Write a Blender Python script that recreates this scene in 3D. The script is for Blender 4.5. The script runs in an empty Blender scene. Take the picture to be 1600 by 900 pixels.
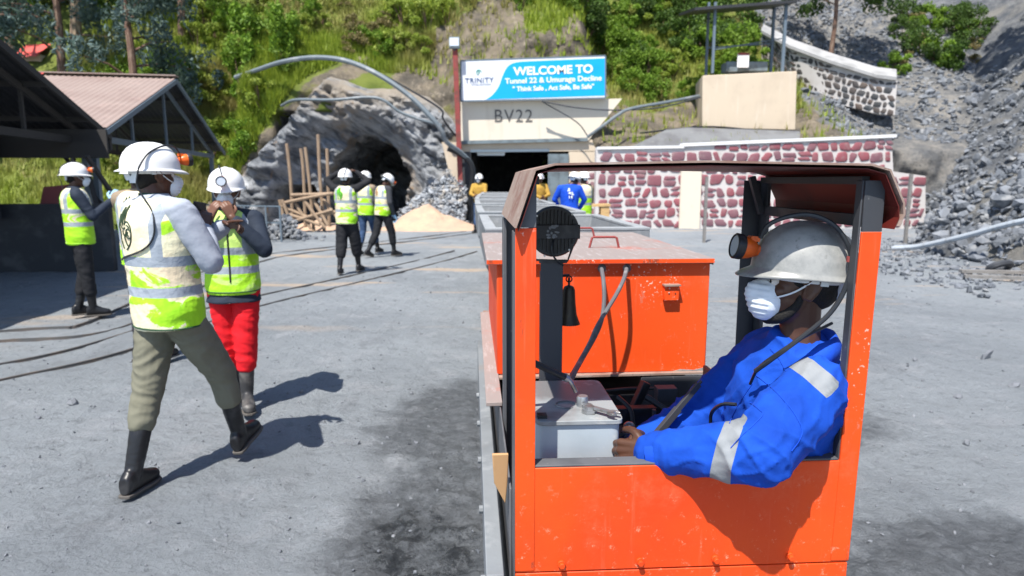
import bpy, bmesh, math, random
import numpy as np
from mathutils import Vector, Matrix, Quaternion, noise
from mathutils.bvhtree import BVHTree
R = math.radians
S = bpy.context.scene
COL = S.collection
# ------------------------------------------------------------------ camera, world, sun
FPX = 1050.0; PITCH = R(9.1); CAMH = 1.6
cd = bpy.data.cameras.new('camera'); cam = bpy.data.objects.new('camera', cd); COL.objects.link(cam)
cd.sensor_width = 36; cd.lens = 36 * FPX / 1600; cd.clip_start = .05; cd.clip_end = 2000
cam.location = (0, 0, CAMH); cam.rotation_euler = (math.pi / 2 - PITCH, 0, 0)
cd.dof.use_dof = True; cd.dof.focus_distance = 1.85; cd.dof.aperture_fstop = 4.2
S.camera = cam
SUN_AZ = (-0.42, -0.90); SUN_EL = 61
W = bpy.data.worlds.new('World'); S.world = W; W.use_nodes = True
wn = W.node_tree; sky = wn.nodes.new('ShaderNodeTexSky'); sky.sky_type = 'NISHITA'; sky.sun_disc = False
sky.sun_elevation = R(SUN_EL); sky.sun_rotation = math.atan2(SUN_AZ[0], SUN_AZ[1])
sky.air_density = 1.0; sky.dust_density = 1.5; sky.altitude = 1500
bg = wn.nodes['Background']; wn.links.new(sky.outputs[0], bg.inputs[0]); bg.inputs[1].default_value = 0.13
sd = bpy.data.lights.new('sun', 'SUN'); sd.energy = 4.6; sd.angle = R(.55); sd.color = (1, .955, .88)
so = bpy.data.objects.new('sun', sd); COL.objects.link(so)
ce = math.cos(R(SUN_EL)); l_ = math.hypot(*SUN_AZ)
so.rotation_euler = Vector((SUN_AZ[0] / l_ * ce, SUN_AZ[1] / l_ * ce, math.sin(R(SUN_EL)))).to_track_quat('Z', 'Y').to_euler()
so.location = (-10, -20, 40)
S.view_settings.view_transform = 'Standard'; S.view_settings.look = 'None'
S.view_settings.exposure = 0.8; S.view_settings.gamma = 1
S.view_settings.use_curve_mapping = False
S.render.engine = 'CYCLES'
# ------------------------------------------------------------------ geometry helpers
def P(px, py, Y):
    """a point seen at a pixel of the photo, Y metres in front of the camera position"""
    a = math.atan((450 - py) / FPX) - PITCH
    z = CAMH + Y * math.tan(a)
    zc = Y * math.cos(PITCH) + (CAMH - z) * math.sin(PITCH)
    return Vector(((px - 800) / FPX * zc, Y, z))
def G(px, py, z=0.0):
    a = math.atan((450 - py) / FPX) - PITCH
    return P(px, py, (z - CAMH) / math.tan(a))
V = Vector
def rnd(a, b): return random.uniform(a, b)
def frame(d, up=V((0, 0, 1))):
    d = V(d).normalized()
    if abs(d.dot(up)) > .97: up = V((0, 1, 0))
    r = d.cross(up).normalized(); u = r.cross(d).normalized()
    return r, u
def spline(pts, k=6):
    pts = [V(p) for p in pts]
    if len(pts) < 3: return pts
    e = [2 * pts[0] - pts[1]] + pts + [2 * pts[-1] - pts[-2]]; out = []
    for i in range(1, len(e) - 2):
        a, b, c, d = e[i - 1:i + 3]
        for j in range(k):
            t = j / k
            out.append(.5 * ((2 * b) + (c - a) * t + (2 * a - 5 * b + 4 * c - d) * t * t + (3 * b - a - 3 * c + d) * t ** 3))
    out.append(pts[-1]); return out
class MB:
    def __init__(s): s.v = []; s.f = []
    def add(s, vs, fs):
        o = len(s.v); s.v += [V(v) for v in vs]; s.f += [tuple(i + o for i in f) for f in fs]; return s
    def box(s, c, size, rz=0, M=None):
        x, y, z = [q / 2 for q in size]
        m = M if M is not None else Matrix.Rotation(rz, 3, 'Z')
        vs = [V(c) + m @ V((i * x, j * y, k * z)) for i in (-1, 1) for j in (-1, 1) for k in (-1, 1)]
        return s.add(vs, [(0, 1, 3, 2), (4, 6, 7, 5), (0, 4, 5, 1), (2, 3, 7, 6), (0, 2, 6, 4), (1, 5, 7, 3)])
    def b2(s, lo, hi):
        return s.box([(a + b) / 2 for a, b in zip(lo, hi)], [abs(b - a) for a, b in zip(lo, hi)])
    def bar(s, a, b, w, h=None, up=V((0, 0, 1))):
        a, b = V(a), V(b); h = h or w; r, u = frame(b - a, up); r = r * w / 2; u = u * h / 2
        vs = [a - r - u, a + r - u, a + r + u, a - r + u, b - r - u, b + r - u, b + r + u, b - r + u]
        return s.add(vs, [(3, 2, 1, 0), (4, 5, 6, 7), (0, 1, 5, 4), (1, 2, 6, 5), (2, 3, 7, 6), (3, 0, 4, 7)])
    def prism(s, poly, d):
        """closed polygon (3-D points, planar) pushed along vector d"""
        n = len(poly); d = V(d); vs = [V(p) for p in poly] + [V(p) + d for p in poly]
        return s.add(vs, [tuple(range(n))[::-1], tuple(range(n, 2 * n))] + [(i, (i + 1) % n, n + (i + 1) % n, n + i) for i in range(n)])
    def tube(s, pts, r, n=10, caps=True, k=0, flat=1.0):
        if k: 
            m = len(pts); rr = r if isinstance(r, (list, tuple)) else [r] * m
            P2 = spline(pts, k); r = [float(np.interp(i / k, range(m), rr)) for i in range(len(P2))]; pts = P2
        pts = [V(p) for p in pts]; m = len(pts)
        if not isinstance(r, (list, tuple)): r = [r] * m
        vs = []; pr = None
        for i, p in enumerate(pts):
            d = (pts[min(i + 1, m - 1)] - pts[max(i - 1, 0)]).normalized()
            if pr is None: pr, u = frame(d)
            pr = (pr - d * pr.dot(d)).normalized(); u = d.cross(pr)
            for j in range(n):
                a = 2 * math.pi * j / n
                vs.append(p + pr * math.cos(a) * r[i] + u * math.sin(a) * r[i] * flat)
        fs = [(i * n + j, i * n + (j + 1) % n, (i + 1) * n + (j + 1) % n, (i + 1) * n + j) for i in range(m - 1) for j in range(n)]
        if caps: fs += [tuple(range(n))[::-1], tuple(range((m - 1) * n, m * n))]
        return s.add(vs, fs)
    def limb(s, pts, r, n=14, k=5):
        """tapered tube with round ends"""
        P2 = spline(pts, k) if len(pts) > 2 else [V(pts[0]).lerp(V(pts[-1]), t / 6) for t in range(7)]
        m = len(pts); rr = [float(np.interp(i / (len(P2) - 1) * (m - 1), range(m), r)) for i in range(len(P2))]
        a = (P2[0] - P2[1]).normalized(); b = (P2[-1] - P2[-2]).normalized()
        pre = [P2[0] + a * rr[0] * math.sin(q) for q in (1.45, 1.1, .6)]; prr = [rr[0] * math.cos(q) for q in (1.45, 1.1, .6)]
        po = [P2[-1] + b * rr[-1] * math.sin(q) for q in (.6, 1.1, 1.45)]; por = [rr[-1] * math.cos(q) for q in (.6, 1.1, 1.45)]
        return s.tube(pre + P2 + po, prr + rr + por, n)
    def lathe(s, prof, n=24, M=Matrix.Identity(4), sx=1, sy=1):
        m = len(prof); vs = [M @ V((r * math.cos(2 * math.pi * j / n) * sx, r * math.sin(2 * math.pi * j / n) * sy, z)) for r, z in prof for j in range(n)]
        fs = [(i * n + j, i * n + (j + 1) % n, (i + 1) * n + (j + 1) % n, (i + 1) * n + j) for i in range(m - 1) for j in range(n)]
        fs += [tuple(range(n))[::-1], tuple(range((m - 1) * n, m * n))]
        return s.add(vs, fs)
    def ell(s, c, r, n=16, M=None):
        if not isinstance(r, (list, tuple)): r = (r, r, r)
        pr = [(math.sin(math.pi * (i + .15) / (n / 2 + .3)), -math.cos(math.pi * (i + .15) / (n / 2 + .3))) for i in range(n // 2 + 1)]
        M3 = (M.to_3x3() if M is not None else Matrix.Identity(3))
        m4 = Matrix.Translation(V(c)) @ M3.to_4x4() @ Matrix.Diagonal((r[0], r[1], r[2], 1))
        return s.lathe(pr, n, m4)
    def cyl(s, a, b, r, r2=None, n=16): return s.tube([a, b], [r, r if r2 is None else r2], n)
    def loft(s, rings, n=28, pw=2.0):
        """rings: (centre, right, fwd, halfwidth, halfdepth)"""
        vs = []
        for c, rt, fw, w, d in rings:
            for j in range(n):
                a = 2 * math.pi * j / n; ca, sa = math.cos(a), math.sin(a)
                x = math.copysign(abs(ca) ** (2 / pw), ca); y = math.copysign(abs(sa) ** (2 / pw), sa)
                vs.append(V(c) + V(rt) * x * w + V(fw) * y * d)
        m = len(rings)
        fs = [(i * n + j, i * n + (j + 1) % n, (i + 1) * n + (j + 1) % n, (i + 1) * n + j) for i in range(m - 1) for j in range(n)]
        fs += [tuple(range(n))[::-1], tuple(range((m - 1) * n, m * n))]
        return s.add(vs, fs)
    def xf(s, M):
        s.v = [M @ v for v in s.v]; return s
    def mesh(s, name, off=None):
        me = bpy.data.meshes.new(name)
        vs = s.v if off is None else [v - off for v in s.v]
        me.from_pydata([tuple(v) for v in vs], [], s.f); me.validate(); me.update(); return me
    def build(s, name, m, parent=None, world=False, bevel=0, smooth=True, angle=35, fix=True):
        off = parent.location.copy() if (world and parent) else None
        me = s.mesh(name, off)
        if fix:
            bm = bmesh.new(); bm.from_mesh(me); bmesh.ops.recalc_face_normals(bm, faces=bm.faces); bm.to_mesh(me); bm.free()
        return link(name, me, m, parent, bevel, smooth, angle)
def link(name, me, m, parent=None, bevel=0, smooth=True, angle=35):
    if m is not None: me.materials.append(m)
    if smooth:
        me.shade_smooth()
        if angle: me.set_sharp_from_angle(angle=R(angle))
    o = bpy.data.objects.new(name, me); COL.objects.link(o)
    if parent: o.parent = parent
    if bevel:
        b = o.modifiers.new('bevel', 'BEVEL'); b.width = bevel; b.segments = 2; b.limit_method = 'ANGLE'; b.angle_limit = R(40)
    return o
def tag(o, label=None, cat=None, group=None, kind=None):
    for k, v in (('label', label), ('category', cat), ('group', group), ('kind', kind)):
        if v: o[k] = v
    return o
def thing(name, label, cat, loc=(0, 0, 0), rz=0, group=None):
    o = bpy.data.objects.new(name, None); COL.objects.link(o); o.location = loc; o.rotation_euler = (0, 0, rz); o.empty_display_size = .2
    return tag(o, label, cat, group)
def dup(o, loc=None, rz=None, label=None, scale=None, parent=None):
    c = o.copy(); COL.objects.link(c)
    if parent: c.parent = parent
    if loc is not None: c.location = loc
    if rz is not None: c.rotation_euler = (0, 0, rz)
    if scale is not None: c.scale = (scale,) * 3 if not isinstance(scale, (tuple, list)) else scale
    if label: c['label'] = label
    for ch in list(o.children): dup(ch, parent=c)
    return c
def remesh(mb, voxel, smooth=3, disp=None):
    """union of closed pieces as one continuous skin"""
    me = mb.mesh('tmp'); bm = bmesh.new(); bm.from_mesh(me); bmesh.ops.recalc_face_normals(bm, faces=bm.faces); bm.to_mesh(me); bm.free()
    o = bpy.data.objects.new('tmp', me); COL.objects.link(o)
    r = o.modifiers.new('r', 'REMESH'); r.mode = 'VOXEL'; r.voxel_size = voxel; r.adaptivity = 0
    if smooth:
        q = o.modifiers.new('s', 'SMOOTH'); q.factor = .6; q.iterations = smooth
    dg = bpy.context.evaluated_depsgraph_get(); dg.update()
    out = bpy.data.meshes.new_from_object(o.evaluated_get(dg))
    bpy.data.objects.remove(o); bpy.data.meshes.remove(me)
    if disp:
        n = len(out.vertices); co = np.empty(n * 3); no = np.empty(n * 3)
        out.vertices.foreach_get('co', co); out.vertices.foreach_get('normal', no)
        co = co.reshape(-1, 3); no = no.reshape(-1, 3)
        d = np.array([disp(V(p)) for p in co]); co += no * d[:, None]
        out.vertices.foreach_set('co', co.ravel()); out.update()
    return out
def text_mesh(body, size, bold=0.0, ext=.002, sx=1.0, space=1.0):
    c = bpy.data.curves.new('t', 'FONT'); c.body = body; c.size = size; c.offset = bold; c.extrude = ext; c.align_x = 'CENTER'; c.align_y = 'CENTER'; c.space_character = space
    o = bpy.data.objects.new('t', c); COL.objects.link(o); dg = bpy.context.evaluated_depsgraph_get(); dg.update()
    me = bpy.data.meshes.new_from_object(o.evaluated_get(dg)); bpy.data.objects.remove(o); bpy.data.curves.remove(c)
    me.transform(Matrix.Diagonal((sx, 1, 1, 1))); me.materials.clear(); return me
# ------------------------------------------------------------------ materials
class NT:
    def __init__(s, name):
        s.m = bpy.data.materials.new(name); s.m.use_nodes = True; s.t = s.m.node_tree; s.n = s.t.nodes; s.p = s.n['Principled BSDF']
        s.tc = s.n.new('ShaderNodeTexCoord'); s.obj = s.tc.outputs['Object']
    def set(s, node, key, v):
        if isinstance(v, bpy.types.NodeSocket): s.t.links.new(v, node.inputs[key])
        elif isinstance(v, (tuple, list)) and len(v) == 3 and node.inputs[key].type == 'RGBA': node.inputs[key].default_value = (*v, 1)
        else: node.inputs[key].default_value = v
    def math(s, op, a, b=0.0, clamp=False):
        n = s.n.new('ShaderNodeMath'); n.operation = op; n.use_clamp = clamp; s.set(n, 0, a); s.set(n, 1, b); return n.outputs[0]
    def vm(s, op, a, b=(0, 0, 0)):
        n = s.n.new('ShaderNodeVectorMath'); n.operation = op; s.set(n, 0, a)
        if op == 'SCALE': s.set(n, 3, b)
        else: s.set(n, 1, b)
        return n.outputs['Value'] if op in ('DOT_PRODUCT', 'LENGTH', 'DISTANCE') else n.outputs[0]
    def mapv(s, v, sc): return s.vm('MULTIPLY', v, sc)
    def noise(s, scale, detail=4, vec=None, rough=.55, dist=0.0):
        n = s.n.new('ShaderNodeTexNoise'); s.set(n, 'Vector', vec or s.obj); s.set(n, 'Scale', scale); s.set(n, 'Detail', detail); s.set(n, 'Roughness', rough); s.set(n, 'Distortion', dist); return n.outputs[0]
    def voro(s, scale, feature='F1', vec=None, out=0, rand=1.0):
        n = s.n.new('ShaderNodeTexVoronoi'); n.feature = feature; s.set(n, 'Vector', vec or s.obj); s.set(n, 'Scale', scale); s.set(n, 'Randomness', rand); return n.outputs[out]
    def rng(s, v, lo, hi, a=0.0, b=1.0):
        n = s.n.new('ShaderNodeMapRange'); n.interpolation_type = 'SMOOTHSTEP'; s.set(n, 0, v); s.set(n, 1, lo); s.set(n, 2, hi); s.set(n, 3, a); s.set(n, 4, b); return n.outputs[0]
    def mix(s, f, a, b):
        n = s.n.new('ShaderNodeMix'); n.data_type = 'RGBA'; n.clamp_factor = True
        for i, v in ((0, f), (6, a), (7, b)): s.set(n, i, v)
        return n.outputs[2]
    def xyz(s, v=None):
        n = s.n.new('ShaderNodeSeparateXYZ'); s.set(n, 0, v or s.obj); return n.outputs
    def band(s, v, lo, hi): return s.math('MULTIPLY', s.math('GREATER_THAN', v, lo), s.math('LESS_THAN', v, hi))
    def bump(s, h, strength=.5, dist=.01, prev=None):
        n = s.n.new('ShaderNodeBump'); s.set(n, 'Height', h); s.set(n, 'Strength', strength); s.set(n, 'Distance', dist)
        if prev: s.set(n, 'Normal', prev)
        return n.outputs[0]
    def fin(s, col, rough=.7, metal=0.0, normal=None, spec=.5):
        s.set(s.p, 'Base Color', col); s.set(s.p, 'Roughness', rough); s.set(s.p, 'Metallic', metal); s.set(s.p, 'Specular IOR Level', spec)
        if normal: s.set(s.p, 'Normal', normal)
        return s.m
def pm(name, col, rough=.6, metal=0.0, lay=(), bump=(), spec=.4):
    """col + layers (scale, colour2, lo, hi, max, zscale) + bumps (scale, strength, dist)"""
    t = NT(name); c = t.mix(0.0, col, col)
    for L in lay:
        sc, c2, lo, hi = L[:4]; mx = L[4] if len(L) > 4 else 1.0
        vec = t.mapv(t.obj, L[5]) if len(L) > 5 else None
        c = t.mix(t.rng(t.noise(sc, 6, vec), lo, hi, 0.0, mx), c, c2)
    nr = None
    for sc, st, di in bump: nr = t.bump(t.noise(sc, 5), st, di, nr)
    return t.fin(c, rough, metal, nr, spec)
def leafmat(name, cols, trans=.35, big=.35):
    t = NT(name); g = t.n.new('ShaderNodeNewGeometry'); ri = g.outputs['Random Per Island']
    c = t.mix(ri, cols[0], cols[1]); c = t.mix(t.rng(t.noise(big, 2), .4, .65), c, cols[2])
    t.fin(c, .55, 0, None, .3)
    tr = t.n.new('ShaderNodeBsdfTranslucent'); t.set(tr, 0, c); mx = t.n.new('ShaderNodeMixShader'); mx.inputs[0].default_value = trans
    t.t.links.new(t.p.outputs[0], mx.inputs[1]); t.t.links.new(tr.outputs[0], mx.inputs[2]); t.t.links.new(mx.outputs[0], t.n['Material Output'].inputs[0])
    return t.m
# ------------------------------------------------------------------ material library
M = {}
def ground_mat():
    t = NT('dusty_ground'); o = t.obj; x, y, z = t.xyz()
    c = t.mix(t.rng(t.noise(.35, 5), .35, .7), (.255, .278, .298), (.192, .212, .232))
    c = t.mix(t.rng(t.noise(2.2, 8, rough=.7), .5, .72), c, (.29, .305, .325))
    c = t.mix(t.rng(t.noise(9, 6, rough=.75), .52, .72, 0, .6), c, (.10, .108, .12)); c = t.mix(t.rng(t.noise(1.1, 9, t.mapv(o, (1, .5, 1)), .75), .55, .66, 0, .5), c, (.15, .16, .175)); c = t.mix(t.rng(t.noise(45, 4, rough=.7), .6, .72, 0, .5), c, (.31, .325, .34))
    # sand streaks
    st = t.noise(.8, 4, t.mapv(o, (.35, 1.6, 1)))
    far = t.rng(y, 6.0, 9.0)
    c = t.mix(t.math('MULTIPLY', t.rng(st, .57, .68, 0, .8), far), c, (.44, .34, .25))
    # wet mud beside the locomotive and at lower right
    nz = t.noise(1.6, 6, rough=.65)
    nz2 = t.noise(1.1, 9, rough=.78)
    def blob(cx, cy, rx, ry, amp=.9):
        v = t.vm('LENGTH', t.mapv(t.vm('SUBTRACT', o, (cx, cy, 0)), (1 / rx, 1 / ry, 0)))
        return t.rng(t.math('ADD', v, t.math('MULTIPLY', t.math('SUBTRACT', nz2, .5), amp * 2)), 1.1, .62)
    w = t.math('MAXIMUM', t.math('MAXIMUM', blob(-.36, 2.2, .55, 2.3, .9), blob(-.15, 2.0, .30, 2.0, .5)), blob(2.15, 2.55, 1.25, .5, 1.0))
    w = t.math('MAXIMUM', w, blob(1.5, 4.3, 1.3, .5, .8)); w = t.math('MAXIMUM', w, blob(-.45, 4.4, .5, .9, 1.0))
    c = t.mix(t.math('MULTIPLY', w, .72), c, t.mix(t.rng(t.noise(13, 8, rough=.8), .42, .62), (.05, .054, .06), (.13, .138, .15)))
    pud = t.math('MULTIPLY', blob(-.42, 2.75, .26, .42, 1.3), t.rng(t.noise(9, 8, rough=.75), .38, .64))
    c = t.mix(pud, c, (.03, .033, .037))
    rg = t.math('SUBTRACT', .93, t.math('MULTIPLY', w, .42)); rg = t.math('SUBTRACT', rg, t.math('MULTIPLY', pud, .5), True)
    b = t.bump(t.noise(3.0, 10, rough=.72), 1.0, .09)
    b = t.bump(t.noise(28, 6, rough=.7), 1.0, .02, b)
    b = t.bump(t.voro(19, out=0), t.math('MULTIPLY', w, .55), .02, b); b = t.bump(t.noise(60, 5, rough=.75), t.math('MULTIPLY', w, .8), .012, b)
    # tyre and wheelbarrow tracks
    wv = t.n.new('ShaderNodeTexWave'); wv.bands_direction = 'X'; t.set(wv, 'Vector', o); t.set(wv, 'Scale', .55); t.set(wv, 'Distortion', 3.0); t.set(wv, 'Detail', 2.0); t.set(wv, 'Detail Scale', .6)
    b = t.bump(t.rng(wv.outputs[0], .8, 1.0), .25, .02, b)
    return t.fin(c, rg, 0, b, .35)
M['ground'] = ground_mat()
def hill_mat():
    t = NT('hillside'); a = t.n.new('ShaderNodeAttribute'); a.attribute_name = 'zone'
    s = t.n.new('ShaderNodeSeparateColor'); t.t.links.new(a.outputs[0], s.inputs[0]); e, g = s.outputs[0], s.outputs[1]
    n = t.noise(.9, 8, rough=.7)
    grass = t.mix(t.rng(t.noise(.5, 6), .4, .62), (.21, .25, .055), (.13, .17, .035)); grass = t.mix(t.rng(n, .58, .72), grass, (.23, .19, .09))
    earth = t.mix(t.rng(n, .38, .62), (.27, .225, .165), (.13, .115, .095)); earth = t.mix(t.rng(t.noise(3, 8, rough=.75), .52, .7), earth, (.40, .34, .26))
    earth = t.mix(t.rng(t.noise(1.2, 6), .56, .7, 0, .8), earth, (.19, .19, .06))
    grav = t.mix(t.rng(t.noise(1.1, 8, rough=.75), .38, .66), (.16, .165, .17), (.33, .31, .28)); grav = t.mix(t.rng(t.noise(6, 6, rough=.8), .5, .7), grav, (.10, .105, .115))
    nn = t.math('MULTIPLY', t.math('SUBTRACT', t.noise(1.3, 6, rough=.7), .5), 1.3)
    c = t.mix(t.rng(t.math('ADD', e, nn), .4, .6), grass, earth); c = t.mix(t.rng(t.math('ADD', g, nn), .4, .6), c, grav)
    b = t.bump(t.noise(2.5, 10, rough=.75), 1.0, .25); b = t.bump(t.noise(14, 6, rough=.7), .8, .05, b)
    return t.fin(c, .95, 0, b, .2)
M['hill'] = hill_mat()
def rock_mat():
    t = NT('slate_rock'); o = t.obj; v = t.mapv(o, (1.0, 1.0, 2.2))
    r = t.vm('ADD', t.mapv(o, (1, .6, 1)), t.vm('SCALE', o, 0.0))
    rot = t.n.new('ShaderNodeVectorRotate'); rot.rotation_type = 'Y_AXIS'; t.set(rot, 'Vector', o); t.set(rot, 'Angle', R(-38)); sv = t.mapv(rot.outputs[0], (.55, .7, 2.6))
    n = t.noise(1.3, 10, sv, .72, .4)
    c = t.mix(t.rng(n, .34, .58), (.095, .105, .12), (.36, .375, .395)); c = t.mix(t.rng(n, .56, .68), c, (.60, .61, .63))
    c = t.mix(t.rng(t.noise(.55, 6), .52, .66, 0, .85), c, (.34, .28, .22)); c = t.mix(t.rng(t.noise(1.7, 4), .64, .72, 0, .7), c, (.36, .21, .09))
    z = t.xyz()[2]
    c = t.mix(t.math('MULTIPLY', t.rng(z, 3.6, 5.0), t.rng(t.noise(1.2, 5), .35, .55)), c, (.36, .31, .25))
    b = t.bump(n, 1.0, .3); b = t.bump(t.noise(7, 8, rough=.75), .9, .07, b)
    return t.fin(c, .85, 0, b, .3)
M['rock'] = rock_mat()
def stone_mat(name, cols):
    t = NT(name); g = t.n.new('ShaderNodeNewGeometry')
    c = t.mix(g.outputs['Random Per Island'], cols[0], cols[1]); c = t.mix(t.rng(t.noise(3, 5), .5, .68), c, cols[2])
    return t.fin(c, .85, 0, t.bump(t.noise(16, 6), .6, .02), .3)
M['scree'] = stone_mat('slate_scree', ((.085, .095, .11), (.20, .215, .24), (.27, .275, .28)))
M['pebble'] = stone_mat('loose_pebbles', ((.10, .11, .125), (.22, .23, .25), (.16, .17, .18)))
M['spoil'] = stone_mat('pale_slate_spoil', ((.17, .185, .205), (.36, .38, .405), (.40, .36, .31)))
def wall_mat(name, mortar, s1, s2, sc, zs=1.1):
    t = NT(name); wob = t.noise(1.5, 2); v = t.mapv(t.obj, (1, 1, zs)); 
    d = t.voro(sc, 'DISTANCE_TO_EDGE', v, 0, .78); cc = t.voro(sc, 'F1', v, 1, .78)
    sp = t.n.new('ShaderNodeSeparateColor'); t.t.links.new(cc, sp.inputs[0])
    st = t.mix(sp.outputs[0], s1, s2); st = t.mix(t.rng(t.noise(9, 6), .45, .7, 0, .5), st, (.30, .22, .20)); st = t.mix(t.rng(sp.outputs[1], .8, .82, 0, .7), st, (.30, .25, .23))
    m = t.rng(t.math('ADD', d, t.math('MULTIPLY', t.math('SUBTRACT', t.noise(6, 3), .5), .10)), .115, .145)
    mo = t.mix(t.rng(t.noise(2.5, 6), .55, .75, 0, .5), mortar, (.52, .47, .42))
    b = t.bump(t.rng(d, .08, .2), .6, .03); b = t.bump(t.noise(20, 5), .4, .01, b)
    return t.fin(t.mix(m, mo, st), .8, 0, b, .3)
M['redwall'] = wall_mat('red_stone_masonry', (.74, .70, .68), (.27, .055, .06), (.36, .12, .12), 2.7)
M['greywall'] = wall_mat('grey_stone_masonry', (.74, .73, .70), (.10, .11, .12), (.22, .15, .11), 3.0)
M['plaster'] = pm('cream_plaster', (.60, .50, .38), .85, lay=[(.7, (.46, .37, .28), .45, .7, .6), (6, (.40, .33, .26), .6, .75, .4), (2.0, (.66, .58, .48), .55, .75, .6, (3, 3, .4))], bump=[(20, .2, .005)])
M['plasterw'] = pm('pale_plaster', (.68, .61, .50), .85, lay=[(.9, (.5, .42, .33), .5, .75, .7, (2, 2, .3)), (7, (.48, .42, .35), .6, .8, .4)], bump=[(20, .2, .005)])
M['apron'] = pm('grey_cement_apron', (.17, .175, .18), .9, lay=[(1.2, (.12, .12, .125), .4, .7), (6, (.22, .22, .21), .55, .75, .6)], bump=[(12, .4, .01)])
M['concrete'] = pm('weathered_concrete', (.36, .36, .36), .9, lay=[(1.5, (.25, .25, .25), .4, .7), (8, (.44, .43, .42), .55, .75, .6)], bump=[(12, .4, .01)])
M['white'] = pm('white_paint', (.78, .78, .78), .6)
M['signw'] = pm('sign_white_vinyl', (.74, .76, .80), .5, lay=[(1.5, (.55, .58, .68), .5, .7, .5, (2, 1, .5))])
M['signb'] = pm('sign_blue_vinyl', (.0, .36, .80), .45, lay=[(1.5, (.0, .30, .72), .5, .7, .5)])
M['signtxt'] = pm('white_lettering', (.88, .88, .80), .5)
M['signyel'] = pm('pale_yellow_lettering', (.82, .85, .55), .5)
M['navy'] = pm('navy_lettering', (.07, .11, .22), .5)
M['teal'] = pm('teal_logo', (.02, .28, .22), .5)
M['darktxt'] = pm('scratched_lettering', (.13, .12, .11), .8)
M['redpole'] = pm('rusty_red_paint', (.26, .05, .045), .7, lay=[(5, (.16, .05, .04), .45, .65)])
M['steelg'] = pm('grey_blue_steel', (.16, .20, .22), .6, lay=[(3, (.10, .12, .13), .4, .7), (14, (.30, .31, .31), .62, .75, .5)])
M['darksteel'] = pm('dark_grey_steel', (.045, .048, .055), .55, lay=[(5, (.13, .13, .135), .55, .75, .6), (40, (.2, .2, .2), .68, .75, .5)], bump=[(60, .15, .002)])
M['loco_grey'] = pm('dusty_grey_paint', (.075, .078, .085), .6, lay=[(4, (.17, .17, .175), .45, .75, .7), (50, (.32, .31, .3), .66, .74, .5), (1.5, (.12, .12, .13), .4, .6, .6, (6, 6, .5))], bump=[(40, .2, .002)])
M['blacksteel'] = pm('black_greasy_steel', (.018, .018, .02), .5, lay=[(9, (.06, .06, .06), .5, .7)])
M['bright'] = pm('bare_worn_steel', (.42, .42, .42), .35, .8, lay=[(20, (.22, .2, .18), .45, .65)])
M['railm'] = pm('rusty_rail_steel', (.11, .108, .108), .6, .3, lay=[(4, (.16, .13, .11), .4, .7)])
def orange(name, dust, rustlo):
    t = NT(name); o = t.obj
    c = t.mix(t.rng(t.noise(1.6, 5), .35, .7), (.80, .078, .005), (.70, .045, .005))
    c = t.mix(t.rng(t.noise(3.2, 7, rough=.7), .55, .75, 0, .55), c, (.80, .17, .07))
    c = t.mix(t.rng(t.noise(2.0, 6, t.mapv(o, (14, 14, .9)), .6), .58, .75, 0, .28), c, (.86, .28, .17))
    z = t.xyz()[2]
    low = t.math('MULTIPLY', t.rng(z, .95, .62, 0, 1), dust)
    c = t.mix(t.math('MULTIPLY', t.rng(t.noise(26, 8, rough=.8), .56, .66), low), c, (.80, .33, .20))
    c = t.mix(t.rng(t.noise(52, 5, rough=.8), .69, .715, 0, .7), c, (.74, .50, .40))
    c = t.mix(t.rng(t.noise(4.5, 9, rough=.75), .665, .70, 0, .7), c, (.42, .31, .30))
    c = t.mix(t.rng(t.noise(7, 9, t.mapv(o, (1, 1, .25)), rough=.8), rustlo, rustlo + .05, 0, .75), c, (.22, .045, .02))
    c = t.mix(t.rng(t.noise(11, 9, t.mapv(o, (1, 1, .5)), .8), .62, .66, 0, .55), c, (.55, .20, .13)); c = t.mix(t.math('MULTIPLY', t.rng(t.noise(2.3, 5), .55, .68), t.rng(t.noise(90, 3), .62, .66)), c, (.80, .58, .48))
    r = t.math('ADD', .42, t.math('MULTIPLY', t.noise(5, 5), .3))
    b = t.bump(t.noise(3, 2), .12, .02); b = t.bump(t.noise(70, 4), .12, .002, b)
    return t.fin(c, r, 0, b, .4)
M['orange'] = orange('orange_paint', .75, .70); M['orange_worn'] = orange('worn_orange_paint', .9, .565)
def lid_mat():
    t = NT('dusty_red_lid'); c = t.mix(t.rng(t.noise(3, 8, rough=.7), .28, .46), (.40, .13, .095), (.27, .225, .21))
    c = t.mix(t.rng(t.noise(12, 8, t.mapv(t.obj, (4, .6, 1)), .7), .5, .7), c, (.36, .32, .31)); 
    return t.fin(c, .75, 0, t.bump(t.noise(30, 6), .3, .004), .3)
M['lid'] = lid_mat()
M['roof_dusty'] = pm('dusty_cab_roof', (.30, .22, .18), .7, lay=[(5, (.20, .10, .075), .4, .62, .8), (10, (.42, .36, .32), .55, .72, .8, (1, 5, 5)), (60, (.12, .07, .06), .62, .72, .6)], bump=[(30, .2, .003)])
M['roof_under'] = pm('dark_red_underside', (.11, .012, .008), .55, lay=[(4, (.05, .01, .01), .45, .65)])
M['tank'] = pm('dusty_pale_blue_paint', (.40, .46, .50), .5, lay=[(4, (.30, .35, .38), .45, .7, .6), (25, (.55, .57, .57), .6, .72, .5), (2, (.22, .24, .26), .60, .75, .5)], bump=[(40, .1, .002)])
M['tanktop'] = pm('oily_grey_lid', (.27, .29, .30), .4, lay=[(4, (.13, .12, .12), .45, .62, .8), (9, (.50, .49, .47), .6, .72, .6)])
M['cart'] = pm('dusty_cart_steel', (.20, .213, .225), .7, lay=[(3, (.13, .14, .15), .45, .7, .7), (14, (.29, .30, .31), .55, .72, .6), (2, (.24, .17, .13), .62, .75, .5)], bump=[(14, .35, .01)])
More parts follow.
